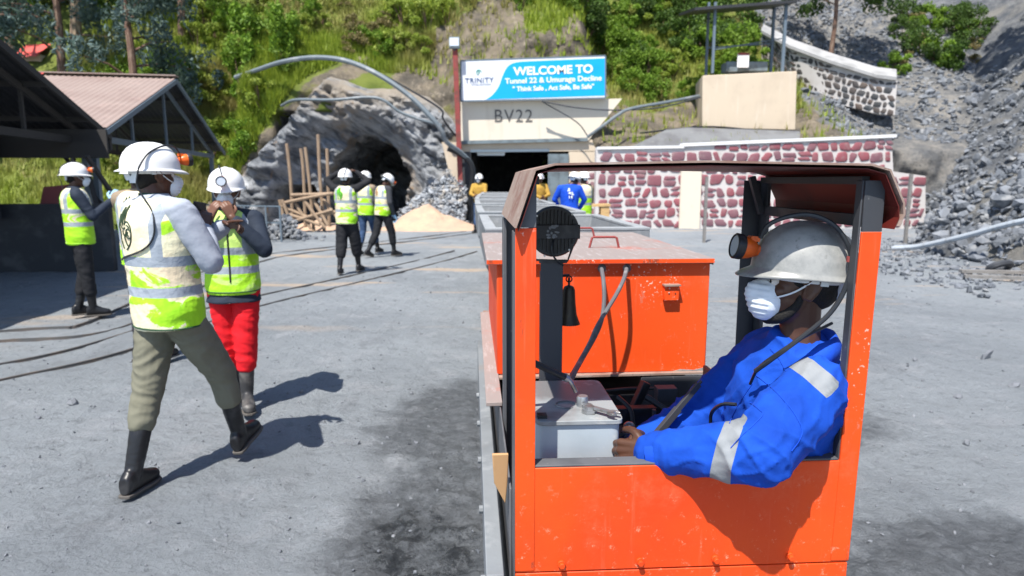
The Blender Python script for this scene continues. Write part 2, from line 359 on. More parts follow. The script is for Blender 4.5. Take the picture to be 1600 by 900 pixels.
M['rim'] = pm('dusty_pale_rim', (.30, .315, .325), .75, lay=[(5, (.2, .21, .22), .45, .7, .8)], bump=[(20, .3, .005)])
M['ore'] = pm('sandy_load', (.34, .27, .20), .9, lay=[(6, (.24, .23, .22), .4, .6)], bump=[(10, .6, .04)])
M['cardboard'] = pm('brown_cardboard', (.46, .27, .13), .85, lay=[(8, (.38, .21, .1), .5, .65)])
M['brass'] = pm('tarnished_bell_metal', (.055, .045, .035), .45, .6, lay=[(9, (.13, .10, .06), .5, .7)])
M['blackplastic'] = pm('black_plastic', (.018, .018, .02), .4, lay=[(12, (.05, .05, .055), .55, .7)])
M['rubbercable'] = pm('grey_rubber_cable', (.12, .12, .13), .55, lay=[(18, (.24, .24, .24), .5, .7)])
M['blackcable'] = pm('black_cable', (.02, .022, .026), .35)
M['hose'] = pm('grey_poly_pipe', (.15, .18, .20), .5, lay=[(3, (.26, .28, .29), .5, .7)])
M['palehose'] = pm('pale_poly_pipe', (.42, .46, .50), .55, lay=[(6, (.3, .32, .34), .5, .7)])
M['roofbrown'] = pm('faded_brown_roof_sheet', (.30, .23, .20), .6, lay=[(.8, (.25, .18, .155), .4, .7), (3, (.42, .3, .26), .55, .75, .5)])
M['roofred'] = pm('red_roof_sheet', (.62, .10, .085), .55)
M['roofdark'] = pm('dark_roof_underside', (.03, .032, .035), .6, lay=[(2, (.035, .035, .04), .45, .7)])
M['shedwood'] = pm('dark_shed_wood', (.045, .042, .04), .85)
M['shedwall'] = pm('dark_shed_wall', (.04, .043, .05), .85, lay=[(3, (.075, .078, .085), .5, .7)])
M['galv'] = pm('blue_grey_steel_section', (.13, .17, .21), .5)
M['pink'] = pm('faded_pink_sheet', (.50, .16, .17), .7)
M['wood'] = pm('pale_bamboo_wood', (.34, .245, .165), .75, lay=[(4, (.22, .155, .11), .45, .65, .8, (6, 6, 1))])
M['plank'] = pm('yellow_pine_plank', (.55, .36, .16), .7, lay=[(5, (.42, .26, .12), .45, .65, .8, (1, 6, 6))])
M['greywood'] = pm('weathered_grey_timber', (.22, .21, .20), .9, lay=[(5, (.14, .13, .12), .45, .65, .8, (1, 8, 8))])
M['sand'] = pm('pale_orange_sand', (.50, .345, .24), .95, lay=[(3, (.42, .30, .22), .4, .65)], bump=[(9, .7, .05), (50, .4, .01)])
M['glassw'] = pm('floodlight_glass', (.62, .68, .72), .25)
M['bark'] = pm('red_brown_bark', (.15, .085, .06), .9, lay=[(4, (.26, .19, .14), .45, .65, .8, (4, 4, .6))], bump=[(14, .6, .03)])
M['palebark'] = pm('pale_peeling_bark', (.34, .26, .18), .85, lay=[(3, (.16, .10, .07), .45, .65, .8, (4, 4, .6))])
M['leaf1'] = leafmat('bush_leaves', ((.10, .20, .018), (.24, .38, .04), (.15, .23, .03)))
M['leaf2'] = leafmat('pale_bush_leaves', ((.18, .26, .035), (.34, .42, .06), (.26, .25, .07)))
M['leaf3'] = leafmat('dark_bush_leaves', ((.035, .08, .012), (.09, .16, .022), (.05, .09, .018)), .2)
M['leaf4'] = leafmat('eucalyptus_leaves', ((.05, .085, .06), (.16, .23, .22), (.05, .08, .04)), .2)
M['leaf5'] = leafmat('dry_brush_leaves', ((.15, .13, .05), (.27, .22, .09), (.12, .15, .04)), .25)
M['grass'] = leafmat('grass_blades', ((.18, .26, .025), (.36, .44, .05), (.32, .29, .10)), .35, .25)
# people
M['skin'] = pm('dark_brown_skin', (.085, .038, .022), .42, lay=[(9, (.065, .028, .017), .4, .7)], bump=[(120, .12, .001)])
M['skin2'] = pm('brown_skin', (.16, .075, .045), .45, lay=[(9, (.12, .055, .033), .4, .7)], bump=[(120, .12, .001)])
M['hair'] = pm('short_black_hair', (.008, .007, .006), .8, bump=[(160, .8, .004)])
M['eyew'] = pm('eye_white', (.7, .66, .62), .25); M['iris'] = pm('dark_iris', (.015, .01, .008), .15)
M['helmet'] = pm('white_helmet_shell', (.80, .80, .80), .3, lay=[(5, (.68, .67, .65), .5, .75, .5)])
def dirty_helmet():
    t = NT('dirty_white_helmet_shell'); x, y, z = t.xyz()
    c = t.mix(t.rng(t.noise(9, 7, rough=.7), .35, .65), (.32, .32, .305), (.19, .195, .19))
    c = t.mix(t.rng(t.noise(30, 6, rough=.7), .60, .72, 0, .6), c, (.12, .12, .11))
    return t.fin(c, .33, 0, t.bump(t.noise(20, 4), .1, .002), .5)
M['helmet_dirty'] = dirty_helmet()
M['lamporange'] = pm('orange_lamp_plastic', (.78, .13, .012), .35, lay=[(12, (.6, .09, .01), .5, .7)])
M['lens'] = pm('lamp_lens', (.5, .55, .62), .1)
M['mask'] = pm('white_dust_mask', (.72, .76, .80), .8, bump=[(60, .15, .002)])
M['strap'] = pm('white_elastic_strap', (.72, .74, .74), .6)
M['boot'] = pm('black_rubber_boot', (.012, .012, .014), .38, lay=[(10, (.05, .05, .052), .5, .72, .7)])
M['bootmud'] = pm('dusty_rubber_boot_foot', (.03, .03, .032), .5, lay=[(8, (.14, .13, .12), .42, .66, .8)])
M['sole'] = pm('dusty_boot_sole', (.10, .09, .08), .8)
def cloth(name, c, c2, rough=.8, sheen=0):
    m = pm(name, c, rough, lay=[(7, c2, .4, .7, .8)], bump=[(9, .35, .02), (350, .25, .001)], spec=.25); return m
M['khaki'] = cloth('khaki_green_trousers', (.175, .17, .125), (.145, .14, .10))
M['red'] = cloth('red_trousers', (.72, .012, .02), (.62, .01, .018))
M['blackcloth'] = cloth('black_cloth', (.014, .015, .018), (.022, .022, .026))
M['navycloth'] = cloth('dark_navy_cloth', (.02, .028, .045), (.03, .04, .06))
M['greyknit'] = cloth('pale_grey_sweater', (.37, .40, .46), (.31, .34, .40))
M['tancloth'] = cloth('tan_sleeve_cloth', (.26, .20, .14), (.22, .17, .12))
M['jeans'] = cloth('blue_jeans', (.03, .06, .13), (.05, .09, .18))
M['darkgrey'] = cloth('dark_grey_cloth', (.05, .053, .06), (.035, .036, .042))
M['yellowcloth'] = cloth('yellow_orange_jacket', (.42, .26, .05), (.36, .2, .04))
M['bluecloth'] = cloth('blue_coverall', (.008, .07, .52), (.006, .05, .40))
M['darkgreen'] = cloth('dark_green_collar', (.02, .06, .04), (.015, .05, .035))
M['glove'] = cloth('pale_blue_glove', (.35, .55, .75), (.3, .5, .7))
def vest(name, zb, front=False, glare=.5):
    """lime vest, sheen glare painted in as cream patches, two grey bands round the body, one over each shoulder"""
    t = NT(name); x, y, z = t.xyz(); ax = t.math('ABSOLUTE', x)
    lime = t.mix(t.rng(t.noise(6, 4), .4, .7), (.42, .80, .03), (.33, .72, .02))
    c = lime
    cream = t.mix(t.rng(t.noise(5, 5), .4, .7), (.80, .76, .52), (.72, .60, .42))  # cream paints the overexposed sheen into the lime cloth's colour
    m = t.rng(t.noise(3.2, 5, t.mapv(t.obj, (.8, .8, 2.2)), .6, .8), .58 - glare * .16, .62 - glare * .16)
    upper = t.math('MULTIPLY', t.math('GREATER_THAN', z, zb[1] + .03), t.math('LESS_THAN', ax, .125))
    m = t.math('MAXIMUM', m, upper)
    m = t.math('MULTIPLY', m, t.math('LESS_THAN', ax, .19))
    if front: m = t.math('MULTIPLY', m, .35)
    c = t.mix(m, c, cream)
    vert = t.math('MULTIPLY', t.band(ax, .105, .150), t.math('GREATER_THAN', z, zb[1]))
    bands = t.math('MAXIMUM', vert, t.math('MAXIMUM', t.band(z, zb[0] - .025, zb[0] + .025), t.band(z, zb[1] - .025, zb[1] + .025)))
    c = t.mix(bands, c, t.mix(t.rng(t.noise(8, 4), .4, .7), (.33, .37, .42), (.26, .30, .35)))
    b = t.bump(t.noise(8, 4), .5, .03); 
    return t.fin(c, .62, 0, b, .3)
M['vest1'] = vest('reflective_vest_cloth', (1.045, 1.2), glare=.85)
M['vest2'] = vest('reflective_vest_front_cloth', (1.0, 1.13), True)
M['vest3'] = vest('reflective_vest_cloth_lime', (1.10, 1.25), glare=.2)
M['vest4'] = vest('reflective_vest_cloth_glare', (1.09, 1.24), glare=.8)
M['trim'] = pm('dark_green_vest_trim', (.02, .07, .025), .6)
M['limetrim'] = pm('lime_vest_trim', (.35, .75, .03), .6)
M['emblem'] = pm('dark_printed_line', (.02, .045, .02), .7)
M['emblemg'] = pm('green_printed_line', (.10, .42, .02), .7)
M['embleml'] = pm('brown_printed_line', (.36, .22, .12), .7)
M['zip'] = pm('black_zip', (.015, .015, .015), .5)
M['phone'] = pm('black_phone', (.012, .012, .014), .2)

def stonecol(name, a, b, c2):
    t = NT(name); g = t.n.new('ShaderNodeNewGeometry'); ri = g.outputs['Random Per Island']
    c = t.mix(ri, a, b); c = t.mix(t.rng(t.noise(4, 6), .5, .7, 0, .5), c, c2); return t.fin(c, .7, 0, t.bump(t.noise(12, 5), .5, .02), .3)
M['redstone'] = stonecol('red_painted_stone', (.28, .085, .10), (.20, .105, .125), (.29, .21, .205))
M['greystone'] = stonecol('dark_wall_stone', (.05, .06, .07), (.13, .10, .085), (.18, .18, .18))
M['mortar'] = pm('whitewashed_mortar', (.56, .53, .51), .85, lay=[(1.4, (.42, .37, .34), .5, .72, .6)], bump=[(14, .4, .01)])
# ------------------------------------------------------------------ ground
def axis(segs):
    out = []
    for a, b, st in segs:
        n = max(1, round((b - a) / st)); out += [a + (b - a) * i / n for i in range(n)]
    out.append(segs[-1][1]); return out
def fbm(p, o=4): return noise.fractal(p, .9, 2.1, o)
GX = axis([(-260, -60, 20), (-60, -14, 1.5), (-14, -3.2, .12), (-3.2, 3.6, .035), (3.6, 14, .13), (14, 60, 1.5), (60, 260, 20)])
GY = axis([(-120, -10, 10), (-10, 1.0, .5), (1.0, 5.2, .035), (5.2, 12, .10), (12, 27, .3), (27, 60, 3), (60, 420, 30)])
def gz(x, y):
    if y > 30 or y < 0 or abs(x) > 20: return 0.0
    h = .016 * fbm(V((x * .9, y * .9, 0)), 3) + .012 * fbm(V((x * 4, y * 4, 3)), 3)
    w = math.exp(-((x + .35) / .5) ** 2 - ((y - 2.2) / 1.8) ** 2) + math.exp(-((x - 2.6) / 1.4) ** 2 - ((y - 2.3) / .7) ** 2)
    if y < 6: h += .008 * fbm(V((x * 14, y * 14, 5)), 2) + w * .036 * fbm(V((x * 9, y * 9, 7)), 3)
    ru = sum(math.exp(-((x - (c_ - .10 * (y - 3) + .12 * math.sin(y * .7))) / .07) ** 2) for c_ in (-.72, -1.15, 1.75, 2.25))
    h -= .016 * ru * (.6 + .4 * noise.noise(V((x * 8, y * 22, 0)))) * (1 if y < 12 else 0)
    return h - .02
gm = MB(); gm.v = [V((x, y, gz(x, y))) for y in GY for x in GX]; nx = len(GX)
gm.f = [(j * nx + i, j * nx + i + 1, (j + 1) * nx + i + 1, (j + 1) * nx + i) for j in range(len(GY) - 1) for i in range(nx - 1)]
tag(gm.build('ground', M['ground'], fix=False, angle=0), kind='structure')
# ------------------------------------------------------------------ hillside as one continuous slope
def sm(a, b, v):
    t = min(1, max(0, (v - a) / (b - a))); return t * t * (3 - 2 * t)
XS_ = (-40, -14, -11, -7, -2.6, -1.2, 3.0, 4.2, 12, 16, 45)
Y0_ = (21, 22, 23.2, 24.3, 25.1, 25.35, 25.35, 23.9, 23.6, 24.5, 26)
def D(x, z):
    y0 = float(np.interp(x, XS_, Y0_))
    wl = sm(-9.5, -11.5, x); wp = sm(-3, -1.6, x) * (1 - sm(2.6, 4.2, x)); wr = sm(2.6, 4.2, x); wc = max(0, 1 - wl - wp - wr)
    zz = max(0, z)
    left = zz * 1.25
    cave = min(zz, 4.8) * .32 + max(0, zz - 4.8) * 1.05
    port = min(zz, 4.4) * .06 + max(0, min(zz, 7) - 4.4) * .55 + max(0, zz - 7) * 1.05
    right = min(zz, 2.65) * .05 + max(0, min(zz, 3.8) - 2.65) * 2.4 + max(0, zz - 3.8) * 1.55
    d = y0 + wl * left + wc * cave + wp * port + wr * right
    d += 1.0 * fbm(V((x * .22, z * .22, 1)), 3) * sm(0, 3, zz) + .28 * fbm(V((x * 1.1, z * 1.1, 4)), 3) * sm(.2, 1.5, zz)
    if -8.6 < x < -3.2 and z < 4.0: d += 9
    if -1.75 < x < 2.6 and z < 3.1: d += 9
    return d
def zone(x, z):
    n = .5 * fbm(V((x * .4, z * .4, 9)), 3)
    earth = sm(-5.2, -3.6, x + n) * (1 - sm(3.4, 4.6, x)) * (1 - sm(7.6, 9.2, z + n * 3 + .25 * abs(x)))
    earth = max(earth, sm(2.4, 3.4, x) * (1 - sm(3.9, 4.9, z + n)) )
    earth = max(earth, .95 * math.exp(-((x + 8.9 - (z - 2.6) * .78) / .7) ** 2) * (1 - sm(6.2, 7, z)))
    if x > 3.8 and z < 8: earth = max(earth, .8 * sm(3.9, 3.5, z * .5 + n + 1.4))
    grav = sm(11.0, 12.6, x + n * 1.2 - (z - 5) * .15)
    return (earth, grav, 0, 1)
HX = axis([(-40, -14, .45), (-14, 16, .14), (16, 45, .5)]); HZ = axis([(-.6, 9, .12), (9, 30, .4)])
hm = MB(); hm.v = [V((x, D(x, z), z)) for z in HZ for x in HX]; nx = len(HX)
hm.f = [(j * nx + i, j * nx + i + 1, (j + 1) * nx + i + 1, (j + 1) * nx + i) for j in range(len(HZ) - 1) for i in range(nx - 1)]
ho = hm.build('hillside', M['hill'], fix=False, angle=0); tag(ho, kind='structure')
ca = ho.data.color_attributes.new('zone', 'FLOAT_COLOR', 'POINT')
ca.data.foreach_set('color', np.array([zone(x, z) for z in HZ for x in HX], dtype=np.float32).ravel())
# ------------------------------------------------------------------ rock face round the cave mouth
RTX = (-11, -10.2, -9.6, -8.6, -7.6, -6.8, -5.5, -4.2, -3.2, -2.2, -1.65, -1.3)
RTZ = (-1, .6, 2.3, 3.7, 5.1, 5.9, 5.5, 5.5, 5.2, 4.5, 4.1, -1)
def hole(x, z):
    """signed: >0 inside the cave mouth"""
    w = .22 * fbm(V((x * 1.4, z * 1.4, 2)), 3)
    cx = -5.45; hw = 1.62 + w; top = 3.15 + w
    a = 1 - (abs((x - cx) / hw) ** 2.4 + (max(0, z) / top) ** 2.6)
    b = 1 - (abs((x + 7.85) / .7) ** 4 + (max(0, z) / (1.45 + w * .6)) ** 4)
    return a, b
def Drock(x, z):
    top = float(np.interp(x, RTX, RTZ)); m = sm(0, .9, top - z) * sm(-10.9, -9.9, x)
    rot = V((x * .8 - z * .6, 0, x * .55 + z * .8))
    rg = 1 - abs(noise.noise(V((rot.x * .45, 3, rot.z * 1.5)))) * 2
    vo_ = noise.voronoi(V((rot.x * .8, 2, rot.z * 1.7)))[0]; vo2 = noise.voronoi(V((rot.x * 2.1, 5, rot.z * 4.0)))[0]
    n = .50 * rg + 1.1 * (vo_[1] - vo_[0] - .3) + .55 * (vo2[1] - vo2[0] - .3) + .26 * fbm(V((rot.x * 1.2, 1, rot.z * 3.2)), 4) + .16 * fbm(V((x * 4, 1, z * 4)), 3)
    base = float(np.interp(x, XS_, Y0_)) + min(max(z, 0), 4.8) * .30
    d = base - m * (.55 + .55 * n); dh = D(x, z) + .7
    al = 1 - (abs((x + 5.8) / 3.0) ** 2.2 + (max(0, z) / 4.1) ** 2.4)
    d += 1.15 * sm(0, .5, al + .22 * n)
    a, b = hole(x, z)
    d += 7.5 * sm(0, .12, a) + (2.0 * sm(0, .10, b) if a < 0 else 0)
    if a > 0 or b > 0: return d
    return d * m + dh * (1 - m)
RX = axis([(-11, -1.3, .055)]); RZ = axis([(-.3, 6.3, .055)])
rm = MB(); rm.v = [V((x, Drock(x, z), z)) for z in RZ for x in RX]; nx = len(RX)
rm.f = [(j * nx + i, j * nx + i + 1, (j + 1) * nx + i + 1, (j + 1) * nx + i) for j in range(len(RZ) - 1) for i in range(nx - 1)]
tag(rm.build('rock_face', M['rock'], fix=False, angle=50), kind='structure')
# ------------------------------------------------------------------ scree slope on the right
SL = [V((9.0, -6, 0)), V((8.9, 6, 0)), V((9.0, 11.5, 0)), V((9.7, 16, 0)), V((12.2, 19.5, 0)), V((13.6, 22.5, 0)), V((14.5, 30, 0))]
def scree_h(x, y):
    best = 1e9; sgn = 1
    for a, b in zip(SL[:-1], SL[1:]):
        ab = b - a; p = V((x, y, 0)); t = max(0, min(1, (p - a).dot(ab) / ab.length_squared)); q = a + ab * t; dd = (p - q).length
        if dd < best: best = dd; sgn = 1 if ab.cross(p - q).z < 0 else -1
    d = best * sgn + .5 * fbm(V((x * .5, y * .5, 2)), 3)
    return -.25 + max(0, d + .3) * .93 + .22 * fbm(V((x * .8, y * .8, 8)), 3) if d > -.3 else -.3
SX = axis([(8, 17, .22), (17, 45, .7)]); SY = axis([(-6, 6, .8), (6, 24, .22), (24, 50, .8)])
sm_ = MB(); sm_.v = [V((x, y, scree_h(x, y))) for y in SY for x in SX]; nx = len(SX)
sm_.f = [(j * nx + i, j * nx + i + 1, (j + 1) * nx + i + 1, (j + 1) * nx + i) for j in range(len(SY) - 1) for i in range(nx - 1)]
def scree_ground():
    t = NT('grey_scree_fines'); c = t.mix(t.rng(t.noise(1.3, 8, rough=.75), .4, .65), (.11, .12, .135), (.24, .245, .25))
    c = t.mix(t.rng(t.noise(.35, 4), .5, .62), c, (.26, .25, .23)); b = t.bump(t.noise(5, 10, rough=.8), 1, .2)
    return t.fin(c, .95, 0, b, .2)
tag(sm_.build('scree_slope', scree_ground(), fix=False, angle=0), kind='structure')
_ico = bmesh.new(); bmesh.ops.create_icosphere(_ico, subdivisions=1, radius=1); IV = [v.co.copy() for v in _ico.verts]; IF = [tuple(v.index for v in f.verts) for f in _ico.faces]; _ico.free()
def rock(mb, c, s, flat=.55, rng_=random):
    q = Quaternion(V((rng_.uniform(-1, 1), rng_.uniform(-1, 1), rng_.uniform(-1, 1))).normalized(), rng_.uniform(0, 6.28))
    sc = V((rng_.uniform(.7, 1.3), rng_.uniform(.6, 1.1), rng_.uniform(flat * .6, flat * 1.3)))
    vs = []
    for v in IV:
        w = v * rng_.uniform(.72, 1.15); w = V((w.x * sc.x, w.y * sc.y, w.z * sc.z)) * s
        vs.append(V(c) + q @ w)
    mb.add(vs, IF)
random.seed(5)
sc = MB()
def hzz(x, y):
    z = 0
    while z < 20 and D(x, z) < y: z += .12
    return z
for i in range(15000):
    y = rnd(7, 31); x = 8.6 + abs(random.gauss(0, 1)) * 7.0
    if x > .80 * y + 3: continue
    h = scree_h(x, y)
    if h < -.2: continue
    rock(sc, (x, y, h + rnd(-.02, .08)), rnd(.05, .13) * (1 if random.random() < .85 else 2.0), .5)
for i in range(9500):
    x = rnd(11.8, 29); z = rnd(3, 16); y = D(x, z)
    if zone(x, z)[1] < .4: continue
    rock(sc, (x, y + rnd(-.05, .05), z), rnd(.05, .16) * (1 if random.random() < .9 else 1.8), .5)
for i in range(900):
    t = rnd(0, 1); p = V((rnd(6.5, 10.5), rnd(9, 20), 0)); 
    if scree_h(p.x, p.y) < -.2: rock(sc, (p.x, p.y, .0), rnd(.02, .08))
tag(sc.build('scree_stones', M['scree'], fix=False, smooth=False), kind='stuff')
# stones and gravel in front of the rock face
sp = MB()
for i in range(3200):
    x = rnd(-3.9, -1.65); z = max(0, abs(random.gauss(0, 1.0)))
    zc_ = 2.0 - abs(x + 2.25) * .9
    if z > zc_: continue
    y = 22.9 + z * .52 + rnd(-.12, .12) + .45 * max(0, abs(x + 2.6) - .5)
    rock(sp, (x + rnd(-.1, .1), y, z * .98), rnd(.03, .10) * (1 if random.random() < .9 else 1.9), .45)
tag(sp.build('spoil_rubble', M['spoil'], fix=False, smooth=False), kind='stuff')
pb = MB()
for i in range(1500):
    y = 1.6 + 11 * random.random() ** 1.6; x = rnd(-.8, .85) * (y + .3)
    if -.1 < x < 1.1 and y < 3.8: continue
    rock(pb, (x, y, gz(x, y) + .002), rnd(.004, .011) * (1 + .12 * y))
tag(pb.build('ground_gravel', M['pebble'], fix=False, smooth=False), kind='stuff')
stones = [(115, 628, .05, .9), (300, 560, .03, .6), (1540, 556, .095, .35), (1497, 615, .035, .6), (1455, 640, .02, .6), (1560, 470, .07, .5), (1220, 470, .05, .5), (1430, 560, .03, .6), (1510, 690, .03, .6), (700, 430, .05, .5), (655, 520, .03, .5), (470, 610, .025, .6), (560, 690, .02, .6), (60, 650, .022, .6), (1585, 600, .04, .5), (1490, 420, .09, .6), (1565, 400, .13, .6)]
for px, py, s, fl in stones:
    g = G(px, py); m = MB(); rock(m, (0, 0, s * fl * .35), s, fl); o = m.build('loose_stone', M['pebble'], fix=False, smooth=False); o.location = (g.x, g.y, gz(g.x, g.y))
    tag(o, 'grey stone lying loose on the dusty yard ground', 'stone', 'loose stones on the yard')
stp = [o for o in COL.objects if o.name.startswith('loose_stone')]
stp[2]['label'] = 'pale flat stone on the ground right of the locomotive'; del stp[2]['group']
# ------------------------------------------------------------------ rails
def rail_pts(px):
    return spline([G(a, b) for a, b in px], 8)
def make_track(name, pts, gauge, label, side=1, sleepers=False, z0=0.0):
    t = thing(name, label, 'railway track', (pts[0].x, pts[0].y, 0))
    for k in (0, 1):
        m = MB(); P3 = []
        for i, p in enumerate(pts):
            d = (pts[min(i + 1, len(pts) - 1)] - pts[max(0, i - 1)]).normalized(); n = V((-d.y, d.x, 0)) * side
            q = p + n * gauge * k; P3.append(V((q.x, q.y, z0)))
        for w, za, zb in ((.04, -.06, -.022), (.024, -.022, -.001)):
            L = []; 
            for i, p in enumerate(P3):
                d = (P3[min(i + 1, len(P3) - 1)] - P3[max(0, i - 1)]).normalized(); n = V((-d.y, d.x, 0)) * w / 2
                L += [p + n + V((0, 0, za)), p - n + V((0, 0, za)), p - n + V((0, 0, zb)), p + n + V((0, 0, zb))]
            m.add(L, [(i * 4 + a, i * 4 + (a + 1) % 4, i * 4 + 4 + (a + 1) % 4, i * 4 + 4 + a) for i in range(len(P3) - 1) for a in range(4)] + [(0, 1, 2, 3), tuple(len(L) - 4 + q for q in (3, 2, 1, 0))])
        m.build('rail', M['railm'], t, world=True)
    return t
make_track('rail_track', rail_pts([(-150, 628), (0, 592), (195, 547), (395, 480), (560, 440), (690, 408), (745, 392)]), .56, 'narrow gauge track curving across the yard behind the walking visitors')
make_track('rail_track', rail_pts([(-120, 545), (0, 531), (190, 510), (330, 440), (430, 402), (560, 385), (660, 374), (752, 362)]), .56, 'farther narrow gauge track passing the sand heap towards the portal')
_th = R(3.4)
def loco_w(x, y, z=0.0):
    return V((.008 + x * math.cos(_th) - y * math.sin(_th), 1.595 + x * math.sin(_th) + y * math.cos(_th), z))
cart_line = [loco_w(.16, -3), loco_w(.16, 0), loco_w(.16, 2.2), V((-.02, 4.6, 0)), V((-.16, 7, 0)), V((-.28, 10, 0)), V((-.3, 15, 0)), V((-.2, 25, 0)), V((-.2, 32, 0))]
make_track('rail_track', spline(cart_line, 6), .56, 'track under the orange locomotive and carts leading into the portal', side=-1)
# ------------------------------------------------------------------ portal building
pt = thing('tunnel_portal', 'cream plastered tunnel portal building marked BV22 with dark doorway', 'portal', (.5, 25, 0))
YP = 24.75
def A(px, py, Y=YP): return P(px, py, Y)
m = MB(); poly = [A(720, 158), A(972, 154), A(918, 221), A(720, 224)]
m.prism(poly, (0, .35, 0)); w_ = m.build('upper_wall', M['plasterw'], pt, True)
m = MB(); m.prism([A(716, 224, YP + .02), A(922, 220, YP + .02), A(930, 240, YP + .02), A(930, 262, YP + .02), A(716, 262, YP + .02)], (0, .3, 0))
# lintel only: opening is below
lint = MB(); lint.prism([A(716, 222, YP + .03), A(925, 218, YP + .03), A(932, 236, YP + .03), A(716, 237, YP + .03)], (0, .33, 0)); lint.build('lintel', M['plaster'], pt, True)
m = MB(); m.bar(A(712, 223, YP - .06), A(918, 218, YP - .06), .12, .12); m.build('lintel_pipe', M['steelg'], pt, True)
m = MB(); m.bar(A(735, 236, YP), A(858, 235, YP), .12, .09); m.build('door_head', M['galv'], pt, True)
zt = A(800, 237).z; xl, xr = A(736, 300).x, A(889, 300).x
m = MB(); m.b2((A(888, 300).x, YP + .03, -.1), (A(934, 300).x, YP + .4, zt)); m.build('right_pier', M['plaster'], pt, True)
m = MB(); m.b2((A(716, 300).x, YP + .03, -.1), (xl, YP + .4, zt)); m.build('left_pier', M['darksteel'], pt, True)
m = MB(); m.b2((A(856, 300).x, YP - .02, -.05), (A(888, 300).x, YP + .02, zt - .08)); d_ = m.build('door_leaf', M['steelg'], pt, True)
m = MB()
for dx in (.02, .35, .7): m.b2((A(856, 300).x + dx, YP - .045, -.04), (A(856, 300).x + dx + .04, YP - .02, zt - .1))
m.build('door_rib', M['steelg'], pt, True)
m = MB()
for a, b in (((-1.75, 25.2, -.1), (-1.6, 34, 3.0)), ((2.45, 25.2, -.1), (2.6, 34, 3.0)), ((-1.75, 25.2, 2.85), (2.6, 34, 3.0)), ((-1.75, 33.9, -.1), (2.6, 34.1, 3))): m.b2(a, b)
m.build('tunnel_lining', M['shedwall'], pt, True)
# curved buttress left of the door
m = MB(); m.prism([A(690, 222, 24.6), A(718, 222, 24.6), A(718, 352, 24.6), A(712, 352, 24.6), A(708, 300, 24.6), A(700, 262, 24.6)], (0, .5, 0)); m.build('side_buttress', M['plaster'], pt, True)
m = MB(); m.prism([A(745, 236, 24.9), A(790, 236, 24.9), A(788, 243, 24.9), A(746, 243, 24.9)], (0, .1, 0)); m.build('door_track_box', M['glassw'], pt, True)
tm = text_mesh('BV22', .62, .0, .012, .95, 1.15); o = link('lettering', tm, M['darktxt'], pt); p_ = A(802, 182, YP - .006); o.location = p_ - pt.location; o.rotation_euler = (R(90), 0, 0)
# ------------------------------------------------------------------ welcome sign
Ys = 24.45; a, b, c_, d_ = P(720, 95, Ys), P(946, 87, Ys), P(946, 153, Ys), P(720, 158, Ys)
sg = thing('welcome_sign', 'blue and white welcome banner above the tunnel entrance', 'sign', ((a + c_) / 2))
m = MB(); m.prism([a, b, c_, d_], (0, .05, 0)); m.build('board', M['signw'], sg, True)
def sgp(u, v, off=-.004):     # u to the right 0..1, v down 0..1 on the board
    t = a.lerp(b, u); l = d_.lerp(c_, u); p = t.lerp(l, v); return V((p.x, Ys + off, p.z))
cur = [sgp(.415, .07), sgp(.355, .11), sgp(.315, .22), sgp(.287, .42), sgp(.262, .66), sgp(.22, .86), sgp(.175, .975)]
poly = spline(cur, 5) + [sgp(1.0, .945), sgp(1.0, .06)]
m = MB(); m.prism(poly[::-1], (0, .003, 0)); m.build('blue_field', M['signb'], sg, True)
m = MB()
for s_ in ((a, b), (b, c_), (c_, d_), (d_, a)): m.bar(s_[0] + V((0, .02, 0)), s_[1] + V((0, .02, 0)), .05, .05, up=V((0, 1, 0)))
m.build('frame', M['galv'], sg, True)
ang = math.atan2((b - a).z, (b - a).x)
Wb = (b - a).length; Hb = (d_ - a).length
def sgt(txt, u, v, size, bold, mat_, sx=1.0, sp=1.0):
    o = link('lettering', text_mesh(txt, size, bold, .002, sx, sp), mat_, sg); o.location = sgp(u, v, -.014) - sg.location; o.rotation_euler = (R(90), -ang, 0); return o
sgt('WELCOME TO', .64, .31, .385, .011, M['signtxt'], 1.10)
sgt('Tunnel 22 & Umurage Decline', .64, .535, .255, .006, M['signyel'], 1.08)
sgt('" Think Safe , Act Safe, Be Safe"', .64, .73, .225, .005, M['signtxt'], 1.0)
sgt('TRINITY', .128, .50, .235, .004, M['navy'], 1.05, 1.12)
sgt('NYAKABINGO', .14, .60, .085, 0, M['navy'], 1.1, 1.2)
m = MB(); lc = sgp(.125, .30, -.01)
m.tube([lc + V((math.cos(q) * .085, 0, math.sin(q) * .085)) for q in [i * .35 for i in range(14)]], .014, 6); m.ell(lc, (.03, .01, .05), 10); m.build('emblem', M['teal'], sg, True)
# floodlight pole
pl = thing('floodlight_pole', 'rust red steel pole with square floodlight left of the sign', 'lamp pole', P(722, 352, 24.2))
m = MB(); m.bar(P(711, 76, 24.2), P(722, 352, 24.2), .17, .12); m.build('pole', M['redpole'], pl, True)
lp = P(710, 67, 24.1); m = MB(); m.box(lp, (.36, .14, .38)); f_ = m.build('lamp_housing', M['steelg'], pl, True, bevel=.01)
m = MB(); m.box(lp + V((0, -.08, .02)), (.32, .02, .27)); m.build('lamp_glass', M['glassw'], f_, False); bpy.data.objects['lamp_glass'].location = -pl.location
m = MB(); m.bar(lp + V((0, 0, -.19)), P(711, 80, 24.2), .06); m.build('bracket', M['steelg'], pl, True)
